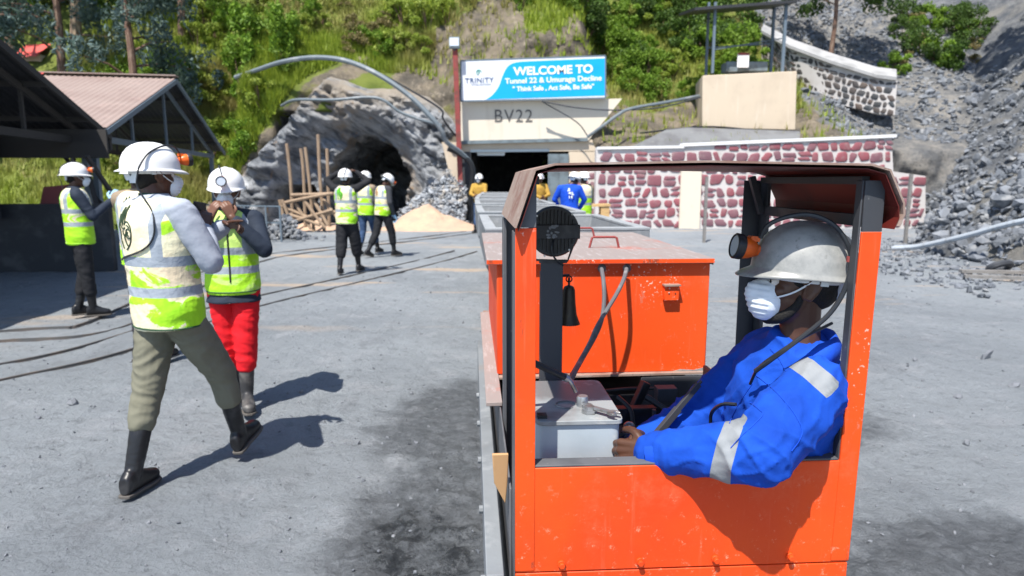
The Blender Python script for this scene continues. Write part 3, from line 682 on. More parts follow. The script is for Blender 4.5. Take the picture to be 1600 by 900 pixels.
# cables and hoses on the slope
def hose(name, pts, r, mt, label, cat='hose', rad=None, k=6):
    m = MB(); c = V(pts[len(pts) // 2]); m.tube(spline([V(p) - c for p in pts], k), r, 8); o = m.build(name, mt); o.location = c; return tag(o, label, cat)
hose('water_hose', [P(368, 121, 25.6), P(400, 110, 25.2), P(440, 97, 24.8), P(490, 90, 24.4), P(540, 95, 24), P(590, 116, 23.6), P(640, 150, 23.4), P(675, 185, 23.3), P(690, 205, 23.4), P(698, 222, 23.6), P(722, 240, 24.0), P(738, 262, 24.3), P(741, 310, 24.4)], .085, M['hose'], 'thick grey hose arching over the cave to the portal')
hose('power_cable', [P(440, 165, 24.6), P(462, 156, 23.6), P(520, 156, 23.0), P(575, 152, 23), P(600, 157, 23), P(625, 175, 23.1), P(660, 188, 23.2), P(690, 196, 23.4)], .05, M['hose'], 'thin grey cable draped across the rock above the cave', 'cable')
hose('power_cable', [P(716, 215, 24.3), P(706, 205, 24.2), P(692, 185, 24), P(688, 170, 24), P(640, 140, 24.2), P(600, 118, 24.6)], .035, M['blackcable'], 'black cable hanging beside the thick hose left of the pole', 'cable')
hose('power_cable', [P(700, 232, 23.9), P(726, 245, 24.1), P(738, 265, 24.2), P(735, 300, 24.3), P(732, 348, 24.4)], .09, M['blackcable'], 'black cable bundle hanging down the left door jamb', 'cable')
hose('power_cable', [P(846, 158, 24.3), P(900, 190, 24.3), P(918, 212, 24.3)], .02, M['darksteel'], 'thin cable crossing the cream wall diagonally below the sign', 'cable')
hose('power_cable', [P(846, 158, 24.25), P(900, 168, 24.2), P(960, 172, 24.2), P(1030, 168, 24.4), P(1095, 152, 25)], .025, M['darksteel'], 'thin cable running from the sign to the tan block', 'cable')
hose('power_cable', [P(918, 214, 24.3), P(940, 198, 24), P(965, 180, 24), P(985, 170, 24.2), P(1040, 160, 24.8), P(1092, 150, 25.8)], .055, M['hose'], 'grey pipe climbing the slope right of the portal wall', 'pipe')
hose('power_cable', [P(1000, 208, 24.6), P(1100, 198, 25), P(1180, 203, 25), P(1250, 205, 25)], .03, M['blackcable'], 'black cable along the foot of the tan block', 'cable')
def stone_face(ob, surf, S_, T_, rowh, wid, gap, nrm, mat_, seed, lift=.03):
    """adds raised blocky stones to a wall's own mesh; surf(s, t) -> point, T_(s) = height at s"""
    rg = random.Random(seed); vs = []; fs = []; t = gap * .6; tmax = max(T_(S_ * i / 20) for i in range(21))
    while t < tmax:
        h = rg.uniform(*rowh); s_ = rg.uniform(0, .1) + gap * .3
        while s_ < S_ - .1:
            w = rg.uniform(*wid); 
            if s_ + w > S_ - gap * .4: w = S_ - gap * .4 - s_
            tt = T_(s_ + w / 2) - .02
            if w > .1 and t + h * .45 < tt:
                hh = min(h, tt - t - .02); c = []; j = min(w, hh) * .2
                t0_ = t + rg.uniform(-.03, .03); sk = rg.uniform(-.04, .04); split = rg.random() < .22 and hh > .24
                for (a0, a1, b0, b1) in (((0, 1, 0, .44), (.0, 1, .56, 1)) if split else ((0, 1, 0, 1),)):
                    x0, x1, y0, y1 = s_ + w * a0, s_ + w * a1, t0_ + hh * b0, t0_ + hh * b1; c = []
                    r_ = min(x1 - x0, y1 - y0) * rg.uniform(.2, .36)
                    for (x, y, dx, dy) in ((x0, y0, 1, 1), (x1, y0, -1, 1), (x1, y1, -1, -1), (x0, y1, 1, -1)):
                        jx, jy = rg.uniform(-j, j) * .55 + sk * (1 if y == y1 else -1), rg.uniform(-j, j) * .45; q = [(x + jx, y + jy + dy * r_), (x + jx + dx * r_ * .3, y + jy + dy * r_ * .3), (x + jx + dx * r_, y + jy)]
                        c += q if (dx == dy) else q[::-1]
                    o = len(vs); n = len(c); cx = sum(p[0] for p in c) / n; cy = sum(p[1] for p in c) / n
                    for k, (sc_, of) in enumerate(((1, -.01), (.96, lift * .7), (.80, lift))):
                        vs += [surf(cx + (x - cx) * sc_, cy + (y - cy) * sc_) + nrm * of for x, y in c]
                    fs += [(o + k * n + i, o + k * n + (i + 1) % n, o + (k + 1) * n + (i + 1) % n, o + (k + 1) * n + i) for k in (0, 1) for i in range(n)] + [tuple(range(o + 2 * n, o + 3 * n))]
            s_ += w + gap * rg.uniform(.7, 1.3)
        t += h + gap
    off = ob.parent.location; b = bmesh.new(); b.from_mesh(ob.data); ob.data.materials.append(mat_); base = [b.verts.new(v - off) for v in vs]
    for f in fs: q = b.faces.new([base[i] for i in f]); q.material_index = 1; q.smooth = True
    b.to_mesh(ob.data); b.free()
# ------------------------------------------------------------------ red stone wall
rw = thing('stone_wall', 'white mortared wall of red painted stones behind the carts', 'wall', (7, 22.9, 0))
Y1 = 22.9
def px_(x): return P(x, 300, Y1).x
m = MB(); tl, tr = P(932, 233, Y1), P(1393, 215, Y1)
m.prism([V((tl.x, Y1, -.1)), V((px_(1452), Y1, -.1)), P(1446, 275, Y1), P(1396, 268, Y1), tr, P(1092, 226, Y1), P(1060, 230, Y1), tl][::-1], (0, .45, 0)); ms = m.build('masonry', M['mortar'], rw, True)
def _s(s_, t_): return V((tl.x + .05 + s_, Y1, t_))
_xe, _ze, _xr = tr.x, tr.z, px_(1448)
def _T(s_):
    x = tl.x + .05 + s_
    return tl.z - .02 + (x - tl.x) / (_xe - tl.x) * (_ze - tl.z) if x < _xe - .05 else P(1420, 272, Y1).z - .05
stone_face(ms, _s, _xr - tl.x - .1, _T, (.19, .36), (.17, .46), .072, V((0, -1, 0)), M['redstone'], 4)
m = MB(); m.bar(P(1064, 227, Y1 + .2), P(1394, 213, Y1 + .2), .55, .10); m.bar(P(932, 232, Y1 + .2), P(1066, 230, Y1 + .2), .55, .08); m.build('coping', M['white'], rw, True)
m = MB(); 
for x0, x1 in ((1062, 1094), ): m.b2((px_(x0), Y1 - .10, -.05), (px_(x1), Y1, P(1080, 262, Y1).z))
m.build('pilaster', M['plasterw'], rw, True)
rw2 = thing('stone_wall', 'short sloping red stone wing wall beside the portal pier', 'wall', (3, 23.6, 0))
m = MB(); m.prism([P(884, 352, 23.7), P(1062, 352, 23.2), P(1062, 272, 23.2), P(935, 262, 23.7), P(905, 275, 23.9)][::-1], (0, .3, 0)); ms2 = m.build('masonry', M['mortar'], rw2, True)
_a, _b = P(886, 352, 23.7), P(1060, 352, 23.2)
def _s2(s_, t_): f = s_ / (_b - _a).length; return V((_a.x, _a.y, 0)).lerp(V((_b.x, _b.y, 0)), f) + V((.14 * t_ * (1 - f) * .7, 0, t_))
stone_face(ms2, _s2, (_b - _a).length, lambda s_: P(950, 266, 23.5).z - .02, (.18, .33), (.16, .38), .07, V((0, -1, 0)), M['redstone'], 7)
for px, top in ((1058, 280), (1100, 276), (1414, 272)):
    q = G(px, 352 if px < 1060 else 378 if px < 1400 else 380); m = MB(); tp = P(px, top, q.y); m.bar((0, 0, -.05), (0, 0, tp.z), .07); o = m.build('fence_post', M['greywood']); o.location = q
    tag(o, {1058: 'thin grey post against the pilaster of the red wall', 1100: 'thin grey post in front of the red wall by the cab', 1414: 'grey post at the right end of the red wall'}[px], 'post')
# slab above wall, tan block
m = MB(); s0 = [P(985, 230, 23.2), P(1250, 222, 23.2), P(1250, 205, 24.6), P(1075, 199, 24.6), P(1040, 203, 24.4)]
m.prism(s0, (0, 0, -.25)); o = m.build('concrete_apron', M['apron']); tag(o, 'grey concrete apron between the red wall and tan block', 'slab')
tb = thing('tan_block', 'tan rendered block on the slope carrying the open sheltered platform', 'platform', P(1170, 200, 25.2))
m = MB(); Yb = 25.2; tl, tr, br, bl = P(1098, 118, Yb), P(1245, 111, Yb), P(1243, 203, Yb), P(1097, 200, Yb)
m.prism([tl, tr, br, bl][::-1], (.55, 3.0, .12)); m.build('block', M['plaster'], tb, True, bevel=.02)
pv = thing('shelter', 'small open shelter with dark roof standing on the tan block', 'shelter', P(1170, 112, 26))
for px, Y, w in ((1113, 25.5, .09), (1103, 27.6, .09), (1222, 25.5, .10), (1204, 27.6, .10)):
    q = P(px, 112, Y); zt_ = P(px, 8, Y).z; zb_ = P(1170, 113, 25.3).z; m = MB(); m.b2((q.x - w / 2, Y - w / 2, zb_), (q.x + w / 2, Y + w / 2, zt_ + .1)); m.build('post', M['galv'], pv, True)
m = MB(); c0 = P(1086, 16, 25.2); c1 = P(1246, 4, 25.2)
m.prism([c0, c1, c1 + V((0, .0, .10)), c0 + V((0, 0, .10))], (.15, 3.0, .50)); m.build('roof', M['roofdark'], pv, True)
m = MB(); m.bar(P(1103, 75, 27.6), P(1204, 68, 27.6), .05); m.bar(P(1113, 78, 25.5), P(1222, 60, 27.5), .04); m.build('brace', M['galv'], pv, True)
nb = P(1161, 94, 26); m = MB(); m.box(nb, (.42, .05, .52)); o = m.build('notice_board', M['white']); tag(o, 'small white notice board with red top on the tan block', 'sign'); 
m = MB(); m.box(nb + V((0, -.03, .22)), (.42, .012, .08)); q = m.build('header', M['redpole'], o)
m = MB(); m.b2(P(1135, 111, 26.2), P(1190, 101, 26.9)); m.b2(P(1140, 112, 25.9), P(1150, 106, 26.1)); o = m.build('winch_box', M['steelg'], bevel=.02); tag(o, 'low grey equipment box under the white notice board', 'box')
# grey and white masonry wall climbing the slope
gw = thing('stone_wall', 'white and grey stone wall with sloping cap climbing the slope', 'wall', P(1320, 140, 27))
top = [P(1190, 52, 31.0), P(1235, 76, 29.5), P(1300, 100, 28.2), P(1370, 122, 27.2), P(1402, 126, 26.8)]
bot = [P(1190, 100, 31.0), P(1245, 145, 29.5), P(1300, 160, 28.2), P(1370, 178, 27.2), P(1398, 180, 26.8)]
m = MB(); n = len(top); th = V((.25, .45, 0))
vs = top + bot + [p + th for p in top] + [p + th for p in bot]
fs = []
for i in range(n - 1): fs += [(i, i + 1, n + i + 1, n + i), (2 * n + i + 1, 2 * n + i, 3 * n + i, 3 * n + i + 1), (i + 1, i, 2 * n + i, 2 * n + i + 1)]
fs += [(0, n, 3 * n, 2 * n), (n - 1, 3 * n - 1, 4 * n - 1, 2 * n - 1)]
m.add(vs, fs); ms3 = m.build('masonry', M['mortar'], gw, True)
Ls = [0]
for a_, b_ in zip(top[:-1], top[1:]): Ls.append(Ls[-1] + (V((a_.x, a_.y, 0)) - V((b_.x, b_.y, 0))).length)
def _pl(L_, s_):
    for i in range(len(Ls) - 1):
        if s_ <= Ls[i + 1] or i == len(Ls) - 2: return L_[i].lerp(L_[i + 1], min(1, (s_ - Ls[i]) / (Ls[i + 1] - Ls[i])))
def _s3(s_, t_): b_, a_ = _pl(bot, s_), _pl(top, s_); return b_ + (a_ - b_).normalized() * t_
stone_face(ms3, _s3, Ls[-1], lambda s_: (_pl(top, s_) - _pl(bot, s_)).length - .05, (.14, .25), (.13, .30), .055, V((-.5, -.85, 0)), M['greystone'], 9)
m = MB()
cap = [(p + V((-.1, -.12, 0)), p + V((.35, .75, .42))) for p in top]
vs = [q for c in cap for q in c] + [q + V((0, 0, .12)) for c in cap for q in c]; L = len(cap) * 2; fs = []
for i in range(len(cap) - 1):
    q = 2 * i; fs += [(q, q + 1, q + 3, q + 2), (L + q, L + q + 2, L + q + 3, L + q + 1), (q, q + 2, L + q + 2, L + q), (q + 1, L + q + 1, L + q + 3, q + 3)]
fs += [(0, L, L + 1, 1), (L - 2, L - 1, 2 * L - 1, 2 * L - 2)]
m.add(vs, fs); m.build('cap', M['concrete'], gw, True)
# ------------------------------------------------------------------ sheds
def corr(mb, p00, p10, p01, pitch=.13, amp=.011, thick=.004):
    """corrugated sheet: p00->p10 along the width (ridges repeat along it), p00->p01 down the slope"""
    p00, p10, p01 = V(p00), V(p10), V(p01); u = p10 - p00; w = p01 - p00; n = u.cross(w).normalized(); k = int(u.length / pitch * 6)
    vs = []
    for i in range(k + 1):
        o = n * amp * math.sin(i / 6 * 2 * math.pi); a = p00 + u * i / k
        vs += [a + o, a + w + o, a + o + n * thick, a + w + o + n * thick]
    fs = []
    for i in range(k):
        q = 4 * i; fs += [(q, q + 1, q + 5, q + 4), (q + 2, q + 6, q + 7, q + 3)]
    return mb.add(vs, fs)
GV = V((-.80, 4.40, 0)); RV = V((-1, -.19, 0)).normalized()     # gable direction, ridge direction
def shed(name, label, near, mid, far, ze, zr, L, mats, st='galv'):
    t = thing(name, label, 'shed', (near.x, near.y, 0))
    e0 = V((near.x, near.y, ze)); r0 = V((mid.x, mid.y, zr)); e1 = V((far.x, far.y, ze))
    e0 = e0 + (e0 - r0) * .04; e1 = e1 + (e1 - r0) * .06
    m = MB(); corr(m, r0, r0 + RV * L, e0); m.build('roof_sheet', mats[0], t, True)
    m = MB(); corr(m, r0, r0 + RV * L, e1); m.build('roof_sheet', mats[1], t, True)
    m = MB(); m.bar(r0 + V((.03, 0, .04)), r0 + RV * L + V((0, 0, .04)), .3, .03); m.build('ridge_cap', mats[2], t, True)
    m = MB(); dn = V((0, 0, -.07)); m.bar(e0 + dn, r0 + dn, .05, .1); m.bar(e1 + dn, r0 + dn, .05, .1); m.build('barge_board', M[st], t, True)
    for kk in (0, 1, 2):
        o = RV * (.35 + kk * (L - .6) / 2)
        m = MB(); zb = V((0, 0, -.16)); m.bar(e0 + o + zb, e1 + o + zb, .07, .12); m.bar(e0 + o + zb, r0 + o + zb, .06, .1); m.bar(e1 + o + zb, r0 + o + zb, .06, .1)
        for f in (.25, .5, .75):
            q = e0.lerp(e1, f) + o + zb; h = (zr - ze) * (1 - abs(f - .5) * 2); m.bar(q, q + V((0, 0, h)), .05)
        m.build('roof_truss', M[st] if kk == 0 else M['shedwood'], t, True)
    for f in (.2, .5, .8):
        for s in (0, 1):
            q = (e0 if s == 0 else e1).lerp(r0, f) + V((0, 0, -.1)); m = MB(); m.bar(q, q + RV * L, .05, .08); m.build('purlin', M['shedwood'], t, True)
    for e in (e0.lerp(e1, .03), e0.lerp(e1, .97)):
        for kk in (0, 1, 2):
            q = e + RV * (.35 + kk * (L - .6) / 2); m = MB(); m.b2((q.x - .05, q.y - .05, -.05), (q.x + .05, q.y + .05, ze - .1)); m.build('post', M['galv'] if kk == 0 else M['shedwood'], t, True)
    return t, e0, r0, e1
n1 = V((-7.55, 12.95, 0)); f1 = V((-9.25, 21.9, 0)); m1 = (n1 + f1) / 2
s1, *_ = shed('open_shed', 'open shed with faded brown roof and open trussed gable end', n1, m1, f1, 2.62, 4.13, 4.6, (M['roofbrown'], M['roofdark'], M['roofbrown']))
m = MB(); q = V((m1.x, m1.y, 4.13)) + RV * 2.9; e = V((n1.x, n1.y, 2.62)); corr(m, q + V((0, -.02, .05)), q + RV * 1.7 + V((0, -.02, .05)), q + (e - V((m1.x, m1.y, 4.13))) * .75 + V((0, -.02, .05))); m.build('red_roof_sheet', M['roofred'], s1, True)
n2 = V((-6.1, 4.1, 0)); m2 = V((-6.8, 8.5, 0)); f2 = V((-7.55, 12.75, 0))
s2, e0, r0, e1 = shed('open_shed', 'large dark open shed at the left edge of the yard', n2, m2, f2, 2.55, 3.85, 9.0, (M['roofdark'], M['roofdark'], M['roofdark']), 'shedwood')
m = MB(); m.bar(e1 + V((.0, 0, -.18)), e1 + RV * 9 + V((0, 0, -.18)), .10, .26); m.build('eaves_beam', M['shedwood'], s2, True)
m = MB(); b0 = G(178, 424); bw = V((b0.x - .1, 12.1, 0)); m.bar(bw + V((0, 0, .58)), bw + V((-9, -1.0, .58)), .15, 1.22); m.bar(bw + V((-9, -1.0, .45)), bw + V((-9, -9, .45)), .15, .98); m.build('low_wall', M['shedwall'], s2, True)
m = MB()
for dx, w in ((-4.75, 6.3),):
    q = bw + V((dx - 0, dx * .11, 0)); m.b2((q.x - w / 2, q.y - .06, .95), (q.x + w / 2, q.y + .04, 2.35))
m.build('wall_panel', M['shedwall'], s2, True)
m = MB(); m.bar(bw + V((0, .1, 2.24)), bw + V((-9, -.9, 2.24)), .05, .5); m.build('valance', M['shedwood'], s2, True)
m = MB(); q = bw; m.bar(q + V((.2, .1, 1.02)), q + V((.1, -.7, 2.0)), .06); m.bar(e1 + RV * .5 + V((0, 0, -.3)), e1 + RV * .1 + V((.1, -.6, -1.4)), .07); m.bar(e1 + RV * .9 + V((0, 0, -.3)), e1 + RV * .15 + V((0, 0, -1.5)), .06); m.build('brace', M['shedwood'], s2, True)
m = MB(); m.prism([P(68, 292, 13), P(112, 288, 13), P(116, 318, 13), P(62, 320, 13)], (0, .03, 0)); o = m.build('pink_board', M['pink']); tag(o, 'faded pink board leaning inside the dark shed', 'board')
# distant little red roof between the trees
hr = thing('small_house', 'small house with red roof half hidden among the trees', 'house', P(58, 84, 31))
m = MB(); q0, q1 = P(40, 72, 31), P(80, 70, 31); m.prism([q0, q1, q1 + V((.1, -1.2, -.7)), q0 + V((-.1, -1.2, -.7))], (0, .02, .05)); m.build('roof', M['roofred'], hr, True)
m = MB(); m.b2((q0.x, 30.2, q0.z - 1.6), (q1.x, 31.2, q0.z - .5)); m.build('wall', M['plaster'], hr, True)
# ------------------------------------------------------------------ poles and barrier at the cave
pf = thing('pole_barrier', 'rough barrier of leaning bamboo poles at the side opening', 'barrier', P(470, 352, 21.4))
def pole(parent, a, b, r, name='pole'):
    m = MB(); a, b = V(a), V(b); mid = a.lerp(b, .5) + V((rnd(-.03, .03), 0, rnd(-.02, .02))); m.tube(spline([a, mid, b], 4), [r * 1.1] * 4 + [r] * 4 + [r * .9], 8); return m.build(name, M['wood'], parent, True) if parent else m
for a_, b_ in (((437, 312), (446, 352)), ((440, 318), (520, 302)), ((455, 305), (560, 300)), ((440, 312), (452, 345)), ((450, 335), (500, 352)), ((462, 318), (486, 358)), ((475, 312), (508, 356)), ((488, 310), (512, 352)), ((452, 348), (520, 328)), ((500, 338), (560, 322)), ((505, 312), (530, 345)), ((440, 322), (482, 340))):
    pole(pf, P(a_[0], a_[1], 21.3 + rnd(-.15, .15)), P(b_[0], b_[1], 21.2 + rnd(-.15, .15)), .05)
for a_, b_, Y, lb in (((448, 224), (457, 345), 21.8, 'leftmost thin upright pole left of the cave mouth'), ((470, 232), (475, 310), 22.2, 'shorter upright pole second from left by the cave'), ((477, 230), (490, 350), 21.7, 'upright pole in the middle of the bamboo barrier'), ((497, 210), (506, 345), 21.5, 'tallest upright pole standing at the cave mouth'), ((511, 232), (514, 345), 22.3, 'thin upright pole at the left edge of the cave mouth')):
    A0, B0 = P(*a_, Y), P(*b_, Y); m = MB(); c0 = V((B0.x, B0.y, 0)); m.tube(spline([A0 - c0, (A0 + B0) / 2 - c0 + V((rnd(-.04, .04), 0, 0)), V((0, 0, -.05))], 4), .055, 8); o = m.build('wooden_pole', M['wood']); o.location = c0; tag(o, lb, 'pole')
rp = MB(); random.seed(11)
c0 = G(432, 375)
for i in range(230):
    px = random.gauss(430, 26); h = max(0, rnd(0, 1) * (34 - abs(px - 430) * .8)); q = G(px, 376 - 4 * random.random()); rock(rp, (q.x, q.y + h * .02 + rnd(0, .7), h * .018), rnd(.05, .14))
o = rp.build('rock_rubble', M['scree'], fix=False, smooth=False); tag(o, kind='stuff')
rl = thing('pipe_railing', 'low grey pipe railing behind the walking visitors', 'railing', G(400, 378))
for px in (385, 418, 440): 
    q = G(px, 378); m = MB(); m.bar(q, q + V((0, 0, .95)), .04); m.build('post', M['galv'], rl, True)
for h in (.5, .93): m = MB(); m.bar(G(300, 372) + V((0, 0, h)), G(440, 378) + V((0, 0, h)), .035); m.build('rail', M['galv'], rl, True)
# sand heaps
def heap(name, c, rx, ry, h, mt, label, seed):
    m = MB(); n = 40; g = 24; vs = []
    for j in range(g + 1):
        for i in range(n):
            a = 2 * math.pi * i / n; r = j / g; x = rx * r * math.cos(a); y = ry * r * math.sin(a)
            z = h * (max(0, 1 - r) ** 1.25) * (1 + .35 * fbm(V((x * .9 + seed, y * .9, 0)), 3)) + .05 * fbm(V((x * 3, y * 3, seed)), 3) * (1 - r) - .02
            vs.append(V((x, y, z)))
    m.add(vs, [(j * n + i, j * n + (i + 1) % n, (j + 1) * n + (i + 1) % n, (j + 1) * n + i) for j in range(g) for i in range(n)])
    o = m.build(name, mt, angle=0); o.location = c; return tag(o, label, 'sand heap')
heap('sand_heap', G(672, 357), 1.9, 1.2, .85, M['sand'], 'heap of pale orange sand right of the cave mouth', 1)
heap('sand_heap', G(500, 357), 1.3, .8, .35, M['sand'], 'low patch of sand at the foot of the bamboo poles', 4)
# bench, pipe, planks, tyre
bn = thing('wooden_bench', 'yellow plank bench near the man in blue coveralls', 'bench', G(925, 352))
q = P(885, 322, 17.5); r_ = P(952, 320, 17.5); m = MB(); m.bar(q, r_, .45, .06); m.build('seat', M['plank'], bn, True)
for p_ in (q + V((.15, 0, 0)), r_ + V((-.12, 0, 0))): m = MB(); m.b2((p_.x - .12, p_.y - .2, 0), (p_.x + .1, p_.y + .2, p_.z - .03)); m.build('leg', M['plank'], bn, True)
hose('water_pipe', [P(1395, 388, 15.5), P(1430, 386, 15), P(1470, 378, 14.3), P(1520, 366, 13.5), P(1570, 352, 12.8), P(1620, 342, 12.2), P(1700, 330, 11.6)], .06, M['palehose'], 'long pale pipe lying over the scree at right', 'pipe')
for i, (a_, b_) in enumerate((((1500, 428), (1602, 430)), ((1506, 436), (1610, 440)))):
    A0, B0 = G(*a_) + V((0, 0, .05)), G(*b_) + V((0, 0, .05)); c0 = (A0 + B0) / 2; m = MB(); m.bar(A0 - c0, B0 - c0, .13, .05); o = m.build('timber_plank', M['greywood']); o.location = c0; tag(o, ('upper of two grey planks on the ground at far right', 'lower of two grey planks on the ground at far right')[i], 'plank')
q = G(1552, 424); m = MB(); m.tube([V((math.cos(t) * .20, rnd(-.0, .0), math.sin(t) * .13 + .14)) for t in [i * 2 * math.pi / 20 for i in range(21)]], .06, 8, caps=False); o = m.build('old_tyre', M['darksteel']); o.location = q; o.rotation_euler = (R(50), 0, R(15)); tag(o, 'old dusty tyre lying beside the planks at right', 'tyre')
# ------------------------------------------------------------------ vegetation
random.seed(21)
def leaf(mb, c, s, q=None, asp=.45):
    q = q or Quaternion((rnd(-1, 1), rnd(-1, 1), rnd(-1, 1), rnd(-1, 1))).normalized()
    mb.add([V(c) + q @ V(p) for p in ((-s * .5, 0, 0), (0, -s * asp * .5, s * .06), (s * .5, 0, 0), (0, s * asp * .5, s * .06))], [(0, 1, 2, 3)])
def crown(mb, c, r, n, ls, clumps=14, asp=.5, droop=0):
    cs = []
    for i in range(clumps):
        d = V((random.gauss(0, 1), random.gauss(0, 1), random.gauss(0, 1))).normalized() * rnd(.35, 1) ** .6
        cs.append((V((d.x * r[0], d.y * r[1], d.z * r[2])), rnd(.22, .42)))
    for i in range(n):
        b, k = random.choice(cs); d = V((random.gauss(0, 1), random.gauss(0, 1), random.gauss(0, .8))).normalized() * rnd(.5, 1.05) * k
        p = V(c) + b + V((d.x * r[0], d.y * r[1], d.z * r[2])) ; p.z -= droop * random.random() ** 2
        leaf(mb, p, ls * rnd(.6, 1.3), None, asp)
    return [V(c) + b for b, k in cs]
protos = []
for k, (mt, r, n, ls, nm) in enumerate((('leaf1', (.9, .8, .75), 1900, .15, 0), ('leaf2', (.8, .7, .6), 1500, .14, 1), ('leaf3', (1.0, .9, .9), 2000, .15, 2), ('leaf1', (.7, .7, 1.2), 1700, .17, 3), ('leaf5', (.7, .6, .5), 1000, .13, 4))):
    t = thing('bush', 'bush', 'bush'); m = MB(); cs = crown(m, (0, 0, r[2] * .8), r, n, ls); m.build('foliage', M[mt], t, fix=False, smooth=False)
    m = MB()
    for c in cs[:7]: m.tube([(0, 0, -.3), c * .5, c], [.03, .02, .008], 5)
    m.build('stem', M['bark'], t); protos.append(t)
used = [False] * 5
def hz(x, y):
    z = 0
    while z < 28 and D(x, z) < y: z += .15
    return z
def put(k, loc, sc, label, group):
    if not used[k]: o = protos[k]; used[k] = True; o.location = loc; o.scale = (sc,) * 3; o.rotation_euler = (0, 0, rnd(0, 6.28))
    else: o = dup(protos[k], loc, rnd(0, 6.28), None, sc)
    tag(o, label, 'bush', group)
def hillp(x, z): return V((x, D(x, z), z))
n_b = 0
def scatter(n, xr, zr, ks, sr, label, group, ok=lambda x, z: True):
    global n_b
    for i in range(n):
        for _ in range(20):
            x = rnd(*xr); z = zr[0] + (zr[1] - zr[0]) * random.random() ** 1.0
            if ok(x, z) and zone(x, z)[0] < .45: break
        put(random.choice(ks), hillp(x, z) + V((0, 0, -.1)), rnd(*sr), label, group); n_b += 1
rt = lambda x, z: z > float(np.interp(x, RTX, RTZ)) + .7
scatter(46, (-16, -8.5), (1.0, 10), (1, 1, 0, 1, 3), (.55, 1.2), 'leafy bush on the grassy slope left of the cave', 'bushes on the slope left of the cave', rt)
scatter(42, (-9, -1), (5.8, 11), (1, 0, 1, 4, 3, 1), (.5, 1.1), 'bush on the green slope above the cave', 'bushes on the slope above the cave', rt)
scatter(40, (-1, 5), (6.9, 11), (0, 2, 4, 3, 1), (.5, 1.1), 'bush overhanging the earth cutting above the welcome sign', 'bushes above the welcome sign')
scatter(16, (3.2, 7.5), (4.6, 7.5), (0, 1, 3, 0), (.45, .85), 'bright green bush between the sign and the tan block', 'bushes between sign and tan block')
scatter(60, (5, 11.3), (5.6, 12), (0, 1, 3, 0, 2), (.6, 1.15), 'bright green bush on the slope behind the shelter', 'bushes behind the shelter')
scatter(26, (-30, -9), (8, 16), (2, 0, 3), (1.2, 2.4), 'large dark bush high on the left hillside', 'bushes high on the left hillside')
scatter(26, (-9, 12), (10, 17), (2, 0, 3), (1.2, 2.2), 'large bush near the top of the hillside', 'bushes near the hilltop')
# dark weeds on scree side
def ray_hit(px, py):
    Y = 15.0
    while Y < 45:
        p = P(px, py, Y)
        if p.z <= max(scree_h(p.x, p.y), hz(p.x, p.y)): return p
        Y += .25
    return p
for i in range(26):
    px = rnd(1398, 1525); py = rnd(25, 118)
    put(random.choice((2, 4, 2, 0, 4)), ray_hit(px, py) + V((0, 0, -.3)), rnd(.55, 1.0), 'dark bush at the top of the scree right of the white wall', 'bushes above the scree')
# grass tufts
gr = MB()
for i in range(38000):
    if i < 20000: x = rnd(-19, 12.5); z = rnd(.6, 9.5)
    else: x = rnd(-13, -3.2); z = rnd(.8, 7.5)
    zn = zone(x, z)
    if (zn[0] > .5 or zn[1] > .5) and random.random() > .22: continue
    if not rt(x, z + .35): continue
    if -1.8 < x < 3.2 and z < 5: continue
    c = hillp(x, z)
    for b in range(4):
        h = rnd(.15, .5); a = rnd(0, 6.28); d = V((math.cos(a), math.sin(a), 0)); w = V((-d.y, d.x, 0)) * .026; bb = c + V((rnd(-.08, .08), rnd(-.08, .02), -.04)); e = d * rnd(.02, .22)
        gr.add([bb - w, bb + w, bb + e + V((0, 0, h))], [(0, 1, 2)])
tag(gr.build('grass', M['grass'], fix=False, smooth=False), kind='stuff')
# trees
def tree(loc, h, lean, kr, n, ls, mt, bark, label, group=None, low=.35, name='tree', droop=.5):
    t = thing(name, label, 'tree', loc, 0, group); tr = MB(); top = V((lean[0], lean[1], h))
    tr.tube([(0, 0, -.5), top * .35 + V((.1, 0, 0)), top * .7 - V((.1, 0, 0)), top], [h * .020, h * .015, h * .01, h * .004], 9, k=4)
    fo = MB(); nc = 15
    for i in range(nc):
        f = low + (1 - low) * (i + .5) / nc; p = top * f; a = rnd(0, 6.28); L = kr * (1.15 - .6 * f) * rnd(.6, 1.1)
        e = p + V((math.cos(a) * L, math.sin(a) * L, rnd(.0, .5) * L)); tr.tube([p, p.lerp(e, .5) + V((0, 0, .15)), e], [h * .006, h * .004, .01], 6)
        crown(fo, e, (kr * .42, kr * .42, kr * .36), n // nc, ls, 7, .32, droop)
    tr.build('trunk', M[bark], t); fo.build('crown', M[mt], t, fix=False, smooth=False); return t
def onhill(px, py, Y):
    p = P(px, py, Y); return p
def tpos(px, Y):
    x = P(px, 150, Y).x; return V((x, Y, hz(x, Y)))
TR = [((95, 27), 9, (.3, 0), 2.2, 5200, .26, 'bark', 'eucalyptus tree with pale blue leaves above the dark shed'), ((205, 25.5), 9, (.15, 0), 2.3, 5600, .24, 'bark', 'straight dark trunked tree behind the brown shed roof'),
      ((25, 29), 11, (-.3, 0), 2.6, 5200, .26, 'bark', 'tall eucalyptus at the far left edge'), ((125, 31), 12, (.9, 0), 2.5, 5200, .25, 'palebark', 'leaning pale trunked eucalyptus among the left trees'),
      ((290, 31), 9, (.2, 0), 2.0, 4200, .24, 'bark', 'eucalyptus on the slope right of the shed ridge'), ((-60, 24), 10, (0, 0), 2.6, 4000, .26, 'bark', 'eucalyptus outside the left corner')]
for (px, Y), h, ln, kr, n, ls, bk, lb in TR: tree(tpos(px, Y), h, ln, kr, n, ls, 'leaf4', bk, lb, low=.22, name='eucalyptus_tree')
